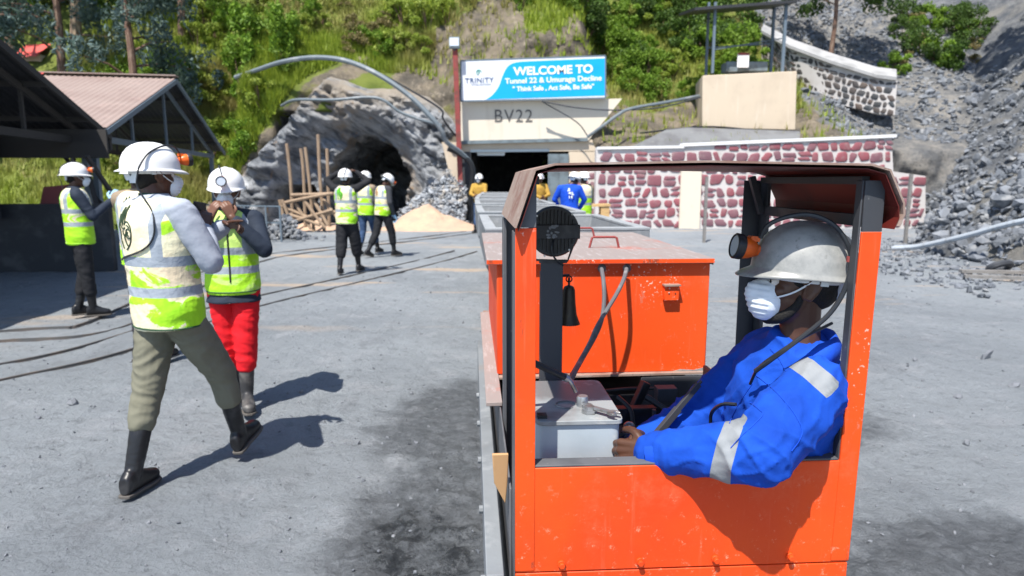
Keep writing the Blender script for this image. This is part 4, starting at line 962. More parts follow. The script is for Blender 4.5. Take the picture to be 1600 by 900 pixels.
for px, Y, h, lb in ((440, 33, 7, 'dark green tree at the top edge above the hose'), (560, 34, 7, 'broad dark tree above the cave at the top edge'), (700, 33, 6, 'dark tree above the floodlight'), (880, 34, 6.5, 'dark tree on the hill above the welcome sign'), (1050, 36, 7, 'dark green tree behind the shelter')):
    tree(tpos(px, Y), h, (rnd(-.4, .4), 0), 2.3, 4200, .22, 'leaf1' if px in (560, 880, 1050) else 'leaf3', 'bark', lb, low=.2, droop=.1)
for x, y, h, lb in ((21.5, 27.5, 10, 'dark tree at the upper right corner'), (14.5, 32, 6, 'tree behind the white stone wall at the top')):
    tree(V((x, y, max(scree_h(x, y), hz(x, y)))), h, (rnd(-.3, .3), -.3), 2.9, 11000, .24, 'leaf3', 'bark', lb, low=.4, droop=.2)
# ------------------------------------------------------------------ battery locomotive (local frame: x across, y along the track away from the camera)
LW = .887
loco = thing('battery_locomotive', 'orange battery mine locomotive with open cab, seen from its cab end', 'locomotive', loco_w(0, 0), _th)
LI = (Matrix.Translation(loco.location) @ Matrix.Rotation(_th, 4, 'Z')).inverted()
def LP(px, py, y):
    """photo pixel on the vertical plane local y -> loco frame"""
    lo, hi = .8, 5.0
    for _ in range(40):
        mid = (lo + hi) / 2; q = LI @ P(px, py, mid)
        if q.y < y: lo = mid
        else: hi = mid
    return LI @ P(px, py, lo)
ZT = .885
def lbuild(name, mt, m, bevel=.003, parent=loco, **k): return m.build(name, mt, parent, bevel=bevel, **k)
# cab end panel with flanged top
m = MB(); m.b2((0, 0, .60), (LW, .012, ZT)); pan = lbuild('cab_panel', M['orange'], m)
m = MB(); m.b2((.001, .001, .30), (LW - .001, .013, .597)); lbuild('lower_panel', M['orange'], m)
m = MB(); m.b2((.0505, .0005, ZT + .001), (LW - .0505, .045, ZT + .006)); lbuild('panel_flange', M['loco_grey'], m, .001)
for x in (.12, .325, .525, .725):
    m = MB(); m.tube([(x, .002, .622), (x, -.006, .622)], .0105, 10); m.tube([(x, -.006, .622), (x, -.016, .622)], .008, 6); lbuild('bolt', M['orange'], m, .001)
# posts: angle sections (orange face, grey flank)
def post(x0, x1, y0, y1, z0, z1, mt, name='post'): m = MB(); m.b2((x0, y0, z0), (x1, y1, z1)); return lbuild(name, mt, m, .002)
zpt = 1.60
m = MB(); m.b2((0, -.0015, ZT - .28), (.050, .006, 1.488)); lbuild('cab_post', M['orange_worn'], m, .0015)
m = MB(); m.prism([(.002, -.001, 1.489), (.050, -.001, 1.489), (.050, -.001, zpt), (.042, -.001, zpt)], (0, .007, 0)); lbuild('post_head', M['loco_grey'], m, .0015)
m = MB(); m.b2((-.004, .004, .32), (.001, .075, 1.478)); lbuild('post_flank', M['loco_grey'], m, .0015)
m = MB(); m.prism([(LW - .050, -.0015, ZT - .28), (LW, -.0015, ZT - .28), (LW + .013, -.0015, 1.475), (LW - .038, -.0015, 1.475)], (0, .0075, 0)); lbuild('cab_post', M['orange_worn'], m, .0015)
m = MB(); m.b2((LW - .038, -.001, 1.476), (LW + .013, .006, zpt)); lbuild('post_head', M['darksteel'], m, .0015)
m = MB(); m.prism([(LW - .055, .004, .32), (LW - .050, .004, .32), (LW - .038, .004, zpt), (LW - .043, .004, zpt)], (0, .028, 0)); lbuild('post_flank', M['darksteel'], m, .0015)
m = MB(); m.b2((LW - .012, .60, .32), (LW, .66, zpt)); m.b2((LW - .07, .655, .32), (LW - .012, .66, zpt)); rp_ = lbuild('rear_post', M['darksteel'], m, .002)
m = MB(); m.b2((-.002, .60, .32), (.010, .66, 1.478)); m.b2((.010, .655, .32), (.05, .66, 1.50)); lbuild('rear_post', M['loco_grey'], m, .002)

# roof: thin flat sheet with sloping side flaps
yr0, yr1 = -.035, .64
m = MB(); prof = [(.000, 1.490), (.045, 1.622), (.09, 1.634), (.45, 1.641), (.84, 1.634), (.885, 1.622), (.925, 1.545), (.928, 1.52), (.918, 1.492)]
n_ = len(prof); vs = []
for y in (yr0, yr1):
    for x, z in prof: vs.append((x, y, z))
m.add(vs, [(i, i + 1, n_ + i + 1, n_ + i) for i in range(n_ - 1)])
me = m.mesh('roof'); ro = bpy.data.objects.new('roof', me); COL.objects.link(ro); ro.parent = loco; me.materials.append(M['roof_dusty']); me.materials.append(M['roof_under'])
sl = ro.modifiers.new('s', 'SOLIDIFY'); sl.thickness = .005; sl.offset = 1 if True else 0; sl.material_offset = 0; sl.use_rim = True
m = MB()
pi_ = [(x, z) for x, z in prof]
for y in (yr0 + .006, yr1 - .006):
    for i, (x, z) in enumerate(pi_): m.v.append(V((.46 + (x - .46) * .985, y, z - .008)))
m.f = [(i, n_ + i, n_ + i + 1, i + 1) for i in range(n_ - 1)]
ln = m.build('roof_lining', M['roof_under'], loco, smooth=False, fix=False); s2_ = ln.modifiers.new('s', 'SOLIDIFY'); s2_.thickness = .002
m = MB(); m.bar((.05, .03, 1.60), (.05, yr1 - .02, 1.60), .02, .02); lbuild('roof_frame', M['darksteel'], m, .001)
m = MB(); m.bar((LW - .02, .03, 1.60), (LW - .02, yr1 - .02, 1.60), .02, .02); lbuild('roof_frame', M['darksteel'], m, .001)
m = MB(); m.bar((LW - .005, .03, 1.50), (LW - .005, .62, 1.50), .02, .03); lbuild('roof_frame', M['darksteel'], m, .001)
m = MB(); m.bar((LW - .06, yr1 - .02, 1.612), (LW - .02, yr1 - .02, 1.49), .02, .02); lbuild('roof_frame', M['darksteel'], m, .001)
# cab tub: side walls, floor, seat
m = MB(); m.b2((-.010, .077, .34), (-.004, 2.4, .795)); lbuild('side_plate', M['loco_grey'], m, .002)
m = MB(); m.b2((LW + .002, .077, .34), (LW + .008, .64, .70)); lbuild('side_plate', M['darksteel'], m, .002)
m = MB(); m.b2((.0, .013, .30), (LW, .70, .315)); lbuild('cab_floor', M['blacksteel'], m)
m = MB(); m.b2((.56, .06, .316), (LW - .06, .54, .50)); m.b2((.57, .07, .50), (LW - .07, .53, .535)); lbuild('seat', M['blacksteel'], m, .01)
# outer frame rail on the left, dusty
m = MB(); m.b2((-.075, -.03, .40), (-.060, 2.5, .60)); m.b2((-.075, -.03, .60), (-.03, 2.5, .615)); lbuild('frame_rail', M['cart'], m, .003)
for y in (.1, .5, .9, 1.3, 1.7):
    m = MB(); m.tube([(-.072, y, .52), (-.088, y, .52)], .014, 8); lbuild('bolt', M['cart'], m, .001)
m = MB(); m.b2((-.058, .72, .80), (-.0, 2.4, .815)); lbuild('side_step', M['lid'], m, .002)
m = MB(); m.prism([(-.055, .09, .885), (-.012, .09, .885), (-.014, .10, .80), (-.020, .10, .74), (-.05, .10, .80)], (0, .012, 0)); lbuild('cardboard_scrap', M['cardboard'], m, .002)
# battery box
yb0 = 1.08; yb1 = 2.42; b_l, b_r = -.005, LP(1106, 500, yb0).x
zb0, zb1 = LP(1000, 582, yb0).z, LP(1000, 404, yb0 - .022).z - .006
m = MB(); m.b2((b_l, yb0, zb0), (b_r, yb1, zb1)); bx = lbuild('battery_box', M['orange'], m, .006)
lr = LP(1116, 405, yb0 - .024).x
m = MB(); m.b2((-.045, yb0 - .022, zb1 + .002), (lr, yb1 + .02, zb1 + .006)); m.b2((-.045, yb0 - .026, zb1 - .014), (lr, yb0 - .022, zb1 + .006)); m.b2((-.045, yb0 - .022, zb1 - .022), (-.041, yb1, zb1 + .002)); m.b2((lr - .004, yb0 - .022, zb1 - .022), (lr, yb1, zb1 + .002))
lid = lbuild('battery_box_lid', M['lid'], m, .002)
m = MB(); m.b2((-.046, yb0 - .028, zb1 - .012), (lr + .001, yb0 - .0262, zb1 + .004)); m.build('lid_edge', M['orange_worn'], lid)
def handle(c, w, h, mt=M['redpole'], parent=lid):
    m = MB(); m.tube([V(c) + V((-w / 2, 0, -.003)), V(c) + V((-w / 2 + .012, 0, h * .92)), V(c) + V((-w / 2 + .022, 0, h)), V(c) + V((w / 2 - .022, 0, h)), V(c) + V((w / 2 - .012, 0, h * .92)), V(c) + V((w / 2, 0, -.003))], .0055, 8); return m.build('handle', mt, parent)
hc = LP(944, 386, 1.5); handle((hc.x, 1.5, zb1 + .006), .14, .05); hc = LP(905, 369, 2.1); handle((hc.x, 2.1, zb1 + .006), .17, .05)
m = MB(); m.b2((b_l + .05, yb0 + .3, zb1 + .006), (b_l + .13, yb0 + .31, zb1 + .05)); m.build('lid_lug', M['orange_worn'], lid)
jb = LP(1047, 457, yb0); m = MB(); m.box((jb.x, yb0 - .014, jb.z), (.062, .026, .062)); j_ = lbuild('junction_box', M['orange_worn'], m, .004)
m = MB(); m.box((jb.x, yb0 - .019, jb.z + .034), (.068, .036, .006)); m.build('cover', M['roof_dusty'], j_)
m = MB()
for dx in (-.012, .014): m.tube([(jb.x + dx, yb0 - .028, jb.z), (jb.x + dx, yb0 - .0285, jb.z)], .003, 8)
m.build('hole', M['blacksteel'], j_)
# base plate with torn right corner
pr = LP(1125, 580, yb0 - .02)
m = MB(); m.prism([(-.04, yb0 - .03, zb0 - .012), (pr.x, yb0 - .02, zb0 - .006), (b_r + .03, yb0 + .09, zb0 - .008), (b_r + .03, yb1 + .06, zb0 - .012), (-.04, yb1 + .06, zb0 - .012)], (0, 0, .010)); lbuild('base_plate', M['roof_dusty'], m, .001)
m = MB(); m.prism([(b_r - .15, yb0 - .004, zb0 + .001), (b_r, yb0 - .006, zb0 + .001), (b_r, yb0 - .004, zb0 + .02), (b_r - .05, yb0 - .004, zb0 + .008), (b_r - .11, yb0 - .004, zb0 + .012)], (0, .003, 0)); lbuild('mud_splash', M['ore'], m, 0)
for px, py in ((940, 419), (979, 419)):
    c = LP(px, py, yb0); m = MB(); mm = Matrix.Translation((c.x, yb0, c.z)) @ Matrix.Rotation(R(90), 4, 'X'); m.lathe([(.016, 0), (.0175, .006), (.012, .012), (.009, .012), (.009, .002)], 20, mm); lbuild('cable_gland', M['bright'] if False else M['rubbercable'], m, 0)
def L3(lst): return [LP(a, b, y if y <= .6 else .6 + (y - .6) * (yb0 - .6) / .215) for a, b, y in lst]
m = MB(); m.tube(spline(L3([(940, 420, .805), (943, 440, .765), (944, 470, .75), (940, 500, .74), (930, 525, .73), (913, 555, .70), (898, 582, .64), (888, 606, .60)]), 5), .0085, 8); lbuild('power_cable', M['rubbercable'], m, 0)
m = MB(); m.tube(spline(L3([(979, 420, .805), (974, 438, .765), (962, 462, .75), (946, 488, .74), (932, 512, .72), (922, 535, .71), (905, 566, .68), (884, 602, .62)]), 5), .0085, 8); lbuild('power_cable', M['rubbercable'], m, 0)
# loco frame under the box, dark works inside
m = MB(); m.b2((.0, yb0 + .01, .30), (b_r + .01, 2.5, zb0 - .10)); lbuild('chassis', M['blacksteel'], m)
m = MB(); q0, q1 = LP(1000, 588, yb0), LP(1108, 640, yb0 - .03); m.b2((q0.x, yb0 - .02, q1.z), (b_r + .02, yb0 - .005, zb0 - .013)); lbuild('cross_member', M['darksteel'], m, .003)
m = MB(); m.b2((LW - .06, .62, .60), (LW - .045, 1.0, .86)); lbuild('cross_member', M['darksteel'], m, .003)
m = MB(); m.bar((.28, .60, .80), (LW - .08, .60, .80), .04, .06); m.bar((.30, .5, .72), (.60, .55, .84), .02); m.bar((.42, .7, .66), (.52, .72, .88), .03); lbuild('inner_frame', M['blacksteel'], m, .003)
m = MB(); m.tube(spline(L3([(965, 620, .6), (985, 640, .55), (990, 665, .5), (1000, 680, .5)]), 5), .008, 8); m.tube(spline(L3([(1010, 620, .6), (1040, 640, .55), (1062, 655, .5), (1085, 650, .5), (1105, 640, .45)]), 5), .011, 8); m.tube(spline(L3([(930, 612, .7), (990, 607, .72), (1040, 610, .7), (1060, 632, .6)]), 5), .007, 8); lbuild('loose_wiring', M['blackplastic'], m, 0)
m = MB(); c = LP(983, 668, .42); m.ell(c, (.02, .02, .02), 12); m.tube([c, c + V((0, .02, -.1))], .012, 8); lbuild('controller_knob', M['bright'], m, 0)
m = MB(); c = LP(1056, 662, .4); m.tube([c + V((0, 0, .016)), c + V((0, 0, -.014))], [.006, .009], 8); lbuild('white_plug', M['mask'], m, 0)
m = MB(); c = LP(1022, 640, .5); m.tube([c + V((0, 0, -.05)), c + V((.0, 0, .0))], .007, 8); lbuild('switch_rod', M['darksteel'], m, 0); m = MB(); m.box(LP(1040, 615, .66), (.07, .05, .05)); lbuild('switch_gear', M['darksteel'], m, .002)
m = MB(); a, b = LP(1092, 600, .30), LP(1015, 692, .28); m.bar(a, b, .012, .016); m.tube([a, a + (a - b).normalized() * .012], .005, 8); m.bar(a.lerp(b, .42), b, .018, .02); lbuild('brake_lever', M['darksteel'], m, .001)
# pale tank
tl_, tr_ = LP(838, 700, .14), LP(972, 690, .14); zt_ = LP(900, 658, .13).z
m = MB(); m.loft([(((tl_.x + tr_.x) / 2, .13 + .185, z), (1, 0, 0), (0, 1, 0), (tr_.x - tl_.x) / 2 - .004, .178) for z in (.40, zt_ - .006)], 40, 14); tk = lbuild('battery_tank', M['tank'], m, 0, angle=30)
m = MB(); m.loft([(((tl_.x + tr_.x) / 2, .13 + .185, z), (1, 0, 0), (0, 1, 0), (tr_.x - tl_.x) / 2 + .003, .186) for z in (zt_ - .012, zt_ + .001)], 40, 14); tkl = m.build('tank_lid', M['tanktop'], tk, bevel=.002, angle=30)
c = LP(910, 624, .25); c.z = zt_; m = MB(); m.lathe([(.017, 0), (.017, .026), (.015, .031)], 20, Matrix.Translation(c)); m.build('filler_cap', M['bright'], tk)
m = MB(); c2 = c + V((.01, -.06, .002)); m.lathe([(.022, 0), (.022, .010), (.014, .010), (.014, .019)], 6, Matrix.Translation(c2)); m.build('hex_nut', M['bright'], tk)
m = MB(); m.tube([c + V((-.045 + .03 * math.cos(t), .01 + .03 * math.sin(t), .002)) for t in [i * .35 for i in range(16)]], .003, 6); m.build('cable_ring', M['rubbercable'], tk)
q = LP(847, 647, .15); m = MB()
for k in range(4): m.b2((q.x - .012, q.y + k * .007, zt_ + .001), (q.x + .014, q.y + .005 + k * .007, zt_ + .010))
m.build('terminal_block', M['blackplastic'], tk)
sp_ = thing('spanner', 'steel spanner lying on the grey tank lid', 'spanner', loco.matrix_basis @ V((c2.x + .035, c2.y - .012, zt_ + .012)) if False else (0, 0, 0))
w0 = Matrix.Translation(loco.location) @ Matrix.Rotation(_th, 4, 'Z') @ V((c2.x + .030, c2.y - .020, zt_ + .013)); sp_.location = w0; sp_.rotation_euler = (0, 0, R(-42))
m = MB(); m.prism([(-.038, -.008, 0), (.022, -.0085, 0), (.03, -.016, 0), (.048, -.017, 0), (.056, -.008, 0), (.044, -.006, 0), (.040, 0, 0), (.044, .006, 0), (.056, .008, 0), (.048, .017, 0), (.03, .016, 0), (.022, .0085, 0), (-.038, .008, 0)], (0, 0, .007)); m.build('handle', M['bright'], sp_, bevel=.001)
m = MB(); m.lathe([(.015, 0), (.015, .0085)], 18, Matrix.Translation((-.048, 0, -.001))); m.build('ring_end', M['bright'], sp_)
m = MB(); a, b = LP(836, 568, .20), LP(884, 590, .24); m.tube([a - (b - a) * .6, b], .010, 10); lv = lbuild('brake_handle', M['blackplastic'], m, 0)
m = MB(); m.tube(spline([b - (b - a) * .1, b + V((.012, 0, -.008)), LP(900, 612, .25) + V((0, 0, 0))], 4), .0065, 8); m.tube([b - (b - a) * .05, b + (b - a) * .06], .012, 10); m.build('steel_rod', M['bright'], lv)
# lamp post, floodlight seen from behind, bell
p0, p1 = LP(845, 420, .60), LP(880, 420, .60)
m = MB(); m.b2((p0.x, .60, .62), (p1.x, .606, LP(860, 408, .6).z)); m.b2((p0.x, .606, .62), (p0.x + .005, .64, 1.30)); lbuild('lamp_post', M['darksteel'], m, .002)
m = MB(); hc_ = LP(866, 362, .60); rr = .083
mm = Matrix.Translation(hc_) @ Matrix.Rotation(R(90), 4, 'X')
m.lathe([(rr * .93, -.035), (rr, -.03), (rr, .0), (rr * .95, .006), (.0001 + rr * .90, .006)], 40, mm); hl = lbuild('headlamp', M['blackplastic'], m, 0)
m = MB()
for k in range(-6, 7):
    h = math.sqrt(max(0, (rr * .86) ** 2 - (k * .012) ** 2)); m.b2((hc_.x + k * .012 - .002, .585, hc_.z - h), (hc_.x + k * .012 + .002, .597, hc_.z + h))
m.build('cooling_fin', M['blackplastic'], hl, bevel=.0008)
m = MB(); m.b2((hc_.x - rr * .97, .574, hc_.z - .022), (hc_.x + rr * .985, .584, hc_.z + .024)); m.build('label_plate', M['blacksteel'], hl, bevel=.002)
m = MB(); random.seed(3)
for k in range(16): m.ell((hc_.x - .012 + rnd(-.022, .022), .5735, hc_.z + .002 + rnd(-.02, .02)), (rnd(.002, .008), .0008, rnd(.002, .006)), 6)
m.build('scuffed_sticker', M['cart'], hl)
m = MB()
for dx, dz in ((rr * .70, .06), (-rr * .4, -.082), (rr * .60, -.062), (-rr * .72, .055)): m.tube([(hc_.x + dx * .98, .592, hc_.z + dz * .95), (hc_.x + dx * .98, .588, hc_.z + dz * .95)], .0035, 8)
m.build('screw', M['bright'], hl)
m = MB(); m.tube([(hc_.x - rr * .78, .60, hc_.z - rr * .6), (hc_.x - rr * .72, .60, hc_.z - rr * 1.12), (hc_.x + rr * .55, .60, hc_.z - rr * 1.16), (hc_.x + rr * .74, .60, hc_.z - rr * .6)], .004, 6); m.b2((p0.x - .005, .595, hc_.z - rr * 1.25), (p1.x + .012, .612, hc_.z - rr * 1.12)); m.build('bracket', M['blacksteel'], hl)
m = MB(); m.tube(spline([(hc_.x, .59, hc_.z - .02), (hc_.x - .01, .575, hc_.z - .05), (hc_.x + .0, .58, hc_.z - .085), (hc_.x + .03, .59, hc_.z - .11)], 5), .0035, 6); m.build('lamp_cable', M['blackcable'], hl)
bc = LP(889, 446, .66); bb_ = LP(889, 506, .66); H = bc.z - bb_.z
m = MB(); m.lathe([(.008, 0), (.016, -.004), (.021, -H * .12), (.0235, -H * .45), (.028, -H * .75), (.036, -H * .92), (.040, -H), (.034, -H), (.024, -H * .8)], 28, Matrix.Translation(bc)); be = lbuild('bell', M['brass'], m, 0)
m = MB(); m.tube([bc + V((.0, 0, .028)), bc + V((0, 0, -.002))], .004, 8); m.tube([bc + V((math.sin(t) * .010, 0, .022 + math.cos(t) * .010)) for t in [i * .5 for i in range(13)]], .0025, 6); m.build('bell_hook', M['blacksteel'], be)
m = MB(); m.tube([V((p1.x - .02, .64, bc.z + .035)), bc + V((0, 0, .035))], .005, 8); m.build('bell_arm', M['blacksteel'], be)
# wheels and coupling
def wheelset(m0, y, x0, x1, r, parent, mt):
    for x in (x0, x1):
        m = MB(); mm = Matrix.Translation((x, y, r + .026)) @ Matrix.Rotation(R(90), 4, 'Y'); m.lathe([(r * .25, -.035), (r * .9, -.03), (r, -.03), (r, .02), (r * 1.12, .02), (r * 1.12, .032), (r * .3, .032)], 24, mm); m.build('wheel', mt, parent)
wheelset(None, .45, .16, .72, .14, loco, M['railm']); wheelset(None, 1.9, .16, .72, .14, loco, M['railm'])
m = MB(); m.b2((.40, 2.48, .42), (.48, 2.75, .48)); lbuild('coupling', M['railm'], m)
# ------------------------------------------------------------------ mine carts
def make_cart():
    t = thing('mine_cart', 'cart', 'mine cart'); wR, lR, wB, lB, z1, z0 = .53, .86, .32, .66, 1.285, .62
    m = MB(); o = [(-wR, -lR, z1), (wR, -lR, z1), (wR, lR, z1), (-wR, lR, z1)]; bo = [(-wB, -lB, z0), (wB, -lB, z0), (wB, lB, z0), (-wB, lB, z0)]
    mi = [(-wR, -lR, z1 - .22), (wR, -lR, z1 - .22), (wR, lR, z1 - .22), (-wR, lR, z1 - .22)]
    def ins(L, d): return [(x - math.copysign(d, x), y - math.copysign(d, y), z) for x, y, z in L]
    i_t, i_m, i_b = ins(o, .07), ins(mi, .10), [(x * .9, y * .9, z + .03) for x, y, z in bo]
    vs = bo + mi + o + i_t + i_m + i_b; fs = [(3, 2, 1, 0)]
    for a in range(5):
        for k in range(4): fs.append((a * 4 + k, a * 4 + (k + 1) % 4, a * 4 + 4 + (k + 1) % 4, a * 4 + 4 + k))
    fs.append((20, 21, 22, 23)); m.add(vs, fs); m.build('tub', M['cart'], t, bevel=.006, smooth=False)
    m = MB()
    for a_, b_ in (((-wR, -lR + .035), (wR, -lR + .035)), ((-wR, lR - .035), (wR, lR - .035)), ((-wR + .035, -lR + .07), (-wR + .035, lR - .07)), ((wR - .035, -lR + .07), (wR - .035, lR - .07))): m.bar((*a_, z1 + .008), (*b_, z1 + .008), .075, .018)
    m.build('rim', M['rim'], t, bevel=.003)
    m = MB(); m.b2((-wR + .09, -lR + .09, 1.02), (wR - .09, lR - .09, 1.10))
    g = 14; m = MB(); 
    m.v = [V(((i / g - .5) * 2 * (wR - .10), (j / g - .5) * 2 * (lR - .10), 1.12 + .06 * noise.noise(V((i * .5, j * .5, 1))))) for j in range(g + 1) for i in range(g + 1)]
    m.f = [(j * (g + 1) + i, j * (g + 1) + i + 1, (j + 1) * (g + 1) + i + 1, (j + 1) * (g + 1) + i) for j in range(g) for i in range(g)]; m.build('load', M['ore'], t, angle=0)
    m = MB()
    for x in (-.22, .22): m.b2((x - .04, -.80, .40), (x + .04, .80, .56))
    m.b2((-.3, -.05, .56), (.3, .05, .62)); m.b2((-.3, -.6, .52), (.3, -.5, .62)); m.b2((-.3, .5, .52), (.3, .6, .62)); m.build('chassis', M['railm'], t, bevel=.004)
    for y in (-.45, .45): wheelset(None, y, -.28, .28, .16, t, M['darksteel'])
    for y in (-.85, .75): m = MB(); m.b2((-.06, y, .44), (.06, y + .16, .52)); m.build('coupling', M['railm'], t)
    for x in (-.42, .42): m = MB(); m.bar((x, -.6, .98), (x * .82, -.52, .55), .05); m.bar((x, .6, .98), (x * .82, .52, .55), .05); m.build('brace', M['cart'], t)
    return t
c0 = make_cart(); cl = [(.30, 5.15), (.14, 7.45), (.0, 9.75), (-.12, 12.05), (-.19, 14.35), (-.22, 16.65)]
lbs = ['first grey mine cart, directly behind the battery box', 'second mine cart from the locomotive', 'third mine cart from the locomotive', 'fourth mine cart in the train', 'fifth mine cart, near the portal', 'farthest mine cart, in front of the tunnel door']
for i, (x, y) in enumerate(cl):
    o = c0 if i == 0 else dup(c0); o.location = (x, y, 0); nx_ = cl[min(i + 1, 5)]; pv_ = cl[max(i - 1, 0)]; o.rotation_euler = (0, 0, math.atan2(-(nx_[0] - pv_[0]), nx_[1] - pv_[1]))
    tag(o, lbs[i], 'mine cart', 'train of mine carts')
# ------------------------------------------------------------------ people
def hand(mb, w, d, n, curl=.5, side=1, s=1.0, point=False):
    d = V(d).normalized(); n = (V(n) - d * V(n).dot(d)).normalized(); l = d.cross(n) * side; w = V(w)
    lens = (.070, .078, .072, .056)
    for i in range(4):
        k = w + d * (.088 - .004 * abs(i - 1)) * s + l * (.031 - i * .0205) * s
        mb.limb([w + l * (.014 - i * .009) * s, k], [.0155 * s, .0125 * s], 10)
        L = lens[i] * s; c = 0.05 if (point and i == 0) else curl; a = c * .6; p = k; pts = [k]
        for f, da in ((.45, c * .9), (.32, c * .9), (.23, 0)):
            p = p + (d * math.cos(a) + n * math.sin(a)) * L * f; pts.append(p); a += da
        mb.limb(pts, [.0105 * s, .0095 * s, .0085 * s, .0072 * s], 8, 3)
    b = w + d * .018 * s + l * .020 * s; t1 = b + (d * .55 + l * .75 + n * .25).normalized() * .045 * s; t2 = t1 + (d * .85 + l * .25 + n * .45).normalized() * .032 * s; t3 = t2 + (d * .8 + n * .5).normalized() * .022 * s
    mb.limb([b, t1, t2, t3], [.015 * s, .0125 * s, .0105 * s, .008 * s], 8, 3)
def head_pieces(mb, H):
    def e(c, r, rot=None):
        mm = H.to_3x3() @ (rot or Matrix.Identity(3)); mb.ell(H @ V(c), r, 18, mm)
    e((0, -.014, .025), (.075, .097, .088)); e((0, .022, -.035), (.060, .066, .078)); e((0, .020, -.012), (.066, .068, .06)); e((0, .058, -.092), (.028, .026, .022)); e((0, .035, -.080), (.045, .045, .028))
    e((0, .081, .030), (.042, .012, .010)); e((-.038, .060, -.022), (.02, .02, .02)); e((.038, .060, -.022), (.02, .02, .02))
    mb.limb([H @ V((0, .082, .022)), H @ V((0, .098, -.006)), H @ V((0, .106, -.026))], [.008, .010, .0135], 10); e((-.014, .094, -.030), (.009, .010, .008)); e((.014, .094, -.030), (.009, .010, .008))
    e((0, .088, -.054), (.024, .010, .0065)); e((0, .087, -.066), (.021, .011, .0075))
    for s in (-1, 1):
        r = Matrix.Rotation(R(14 * s), 3, 'Z') @ Matrix.Rotation(R(-12), 3, 'X')
        pts = [V((s * .072, .010, -.030)), V((s * .080, .012, .005)), V((s * .084, -.004, .026)), V((s * .086, -.022, .020)), V((s * .083, -.020, -.006)), V((s * .076, -.004, -.032))]
        mb.limb([H @ p for p in pts], [.0065, .005, .005, .0052, .006, .0075], 8, 3); e((s * .076, -.004, -.002), (.006, .018, .026))
def helmet(H, parent, mt, lamp=True, cable=None, seed=0, ridges=True):
    c = V((0, -.016, .040)); n = 48; prof = []
    m = MB(); rings = [(0.0, .0), (.10, .0), (.22, .0), (.36, 0), (.5, 0), (.64, 0), (.78, 0), (.9, 0), (1.0, 0)]
    vs = []; 
    for t, _ in rings:
        a = t * math.pi / 2
        for j in range(n):
            q = 2 * math.pi * j / n; sx, sy = .116, .141; r = math.sin(a) ** .86 if t > 0 else .02
            z = .124 * math.cos(a) ** .9 if t < 1 else 0
            x, y = sx * r * math.cos(q), sy * r * math.sin(q)
            if ridges: z += .007 * math.exp(-(x / .016) ** 2) * (1 - t ** 3) + .003 * math.exp(-((abs(x) - .045) / .010) ** 2) * (1 - t ** 3)
            vs.append(c + V((x, y, z)))
    for k, (f, dz) in enumerate(((1.01, -.006), (1.05, -.013), (1.065, -.017))):
        for j in range(n):
            q = 2 * math.pi * j / n; fr = max(0, math.sin(q)) ** 2.2; bk = max(0, -math.sin(q)) ** 3
            vs.append(c + V((.116 * f * math.cos(q), .141 * f * math.sin(q) + fr * (.0, .022, .034)[k] - bk * (0, .012, .018)[k], dz - fr * (.0, .006, .012)[k])))
    vs = [H @ v for v in vs]; L = len(rings) + 3
    fs = [(i * n + j, i * n + (j + 1) % n, (i + 1) * n + (j + 1) % n, (i + 1) * n + j) for i in range(L - 1) for j in range(n)] + [tuple(range(n))[::-1]]
    Hi = H.inverted()
    # helmet mesh kept in the head's own frame
    m = MB(); m.add([Hi @ v for v in vs], fs); o = m.build('helmet', mt, parent, angle=60); o.matrix_local = H
    s_ = o.modifiers.new('s', 'SOLIDIFY'); s_.thickness = .003; s_.offset = -1
    m = MB(); m.loft([(V((0, -.014, z)), (1, 0, 0), (0, 1, 0), w, d) for z, w, d in ((.045, .088, .106), (.012, .087, .105), (.010, .084, .102))], 30); 
    for sx in (-1, 1): m.box((sx * .09, -.03, .022), (.006, .02, .03))
    m.build('head_band', M['strap'], o)
    m = MB(); m.loft([(V((0, -.10, z)), (1, 0, 0), (0, 1, 0), w, .013) for z, w in ((.03, .07), (.0, .062), (-.035, .045))], 20); m.build('nape_strap', M['mask'], o)
    if lamp:
        mm = Matrix.Translation((0, .134, .082)) @ Matrix.Rotation(R(-84), 4, 'X')
        m = MB(); m.lathe([(.012, -.012), (.020, -.006), (.026, .008), (.030, .022), (.031, .034)], 26, mm); m.tube([(0, .105, .078), (0, .140, .080)], .016, 8); m.box((0, .134, .110), (.022, .024, .014)); lo = m.build('headlamp', M['lamporange'], o)
        m = MB(); m.lathe([(.033, .030), (.0345, .033), (.0345, .050), (.032, .053), (.029, .053), (.029, .048)], 28, mm); m.build('lamp_ring', M['blackplastic'], lo)
        m = MB(); m.lathe([(.001, .049), (.029, .049), (.028, .050)], 24, mm); m.build('lamp_lens', M['lens'], lo)
        if cable is False: return o
        m = MB(); m.tube(spline([(.0, .130, .11), (.012, .09, .150), (.03, .02, .176), (.045, -.06, .166), (.045, -.135, .118), (.03, -.172, .03), (.03, -.150, -.06), (.04, -.14, -.14)] if cable is None else [Hi @ V(p) for p in (cable if not callable(cable) else cable(parent))], 6), .004 if cable is None else .0062, 8); m.build('lamp_cable', M['blackcable'], o)
    return o
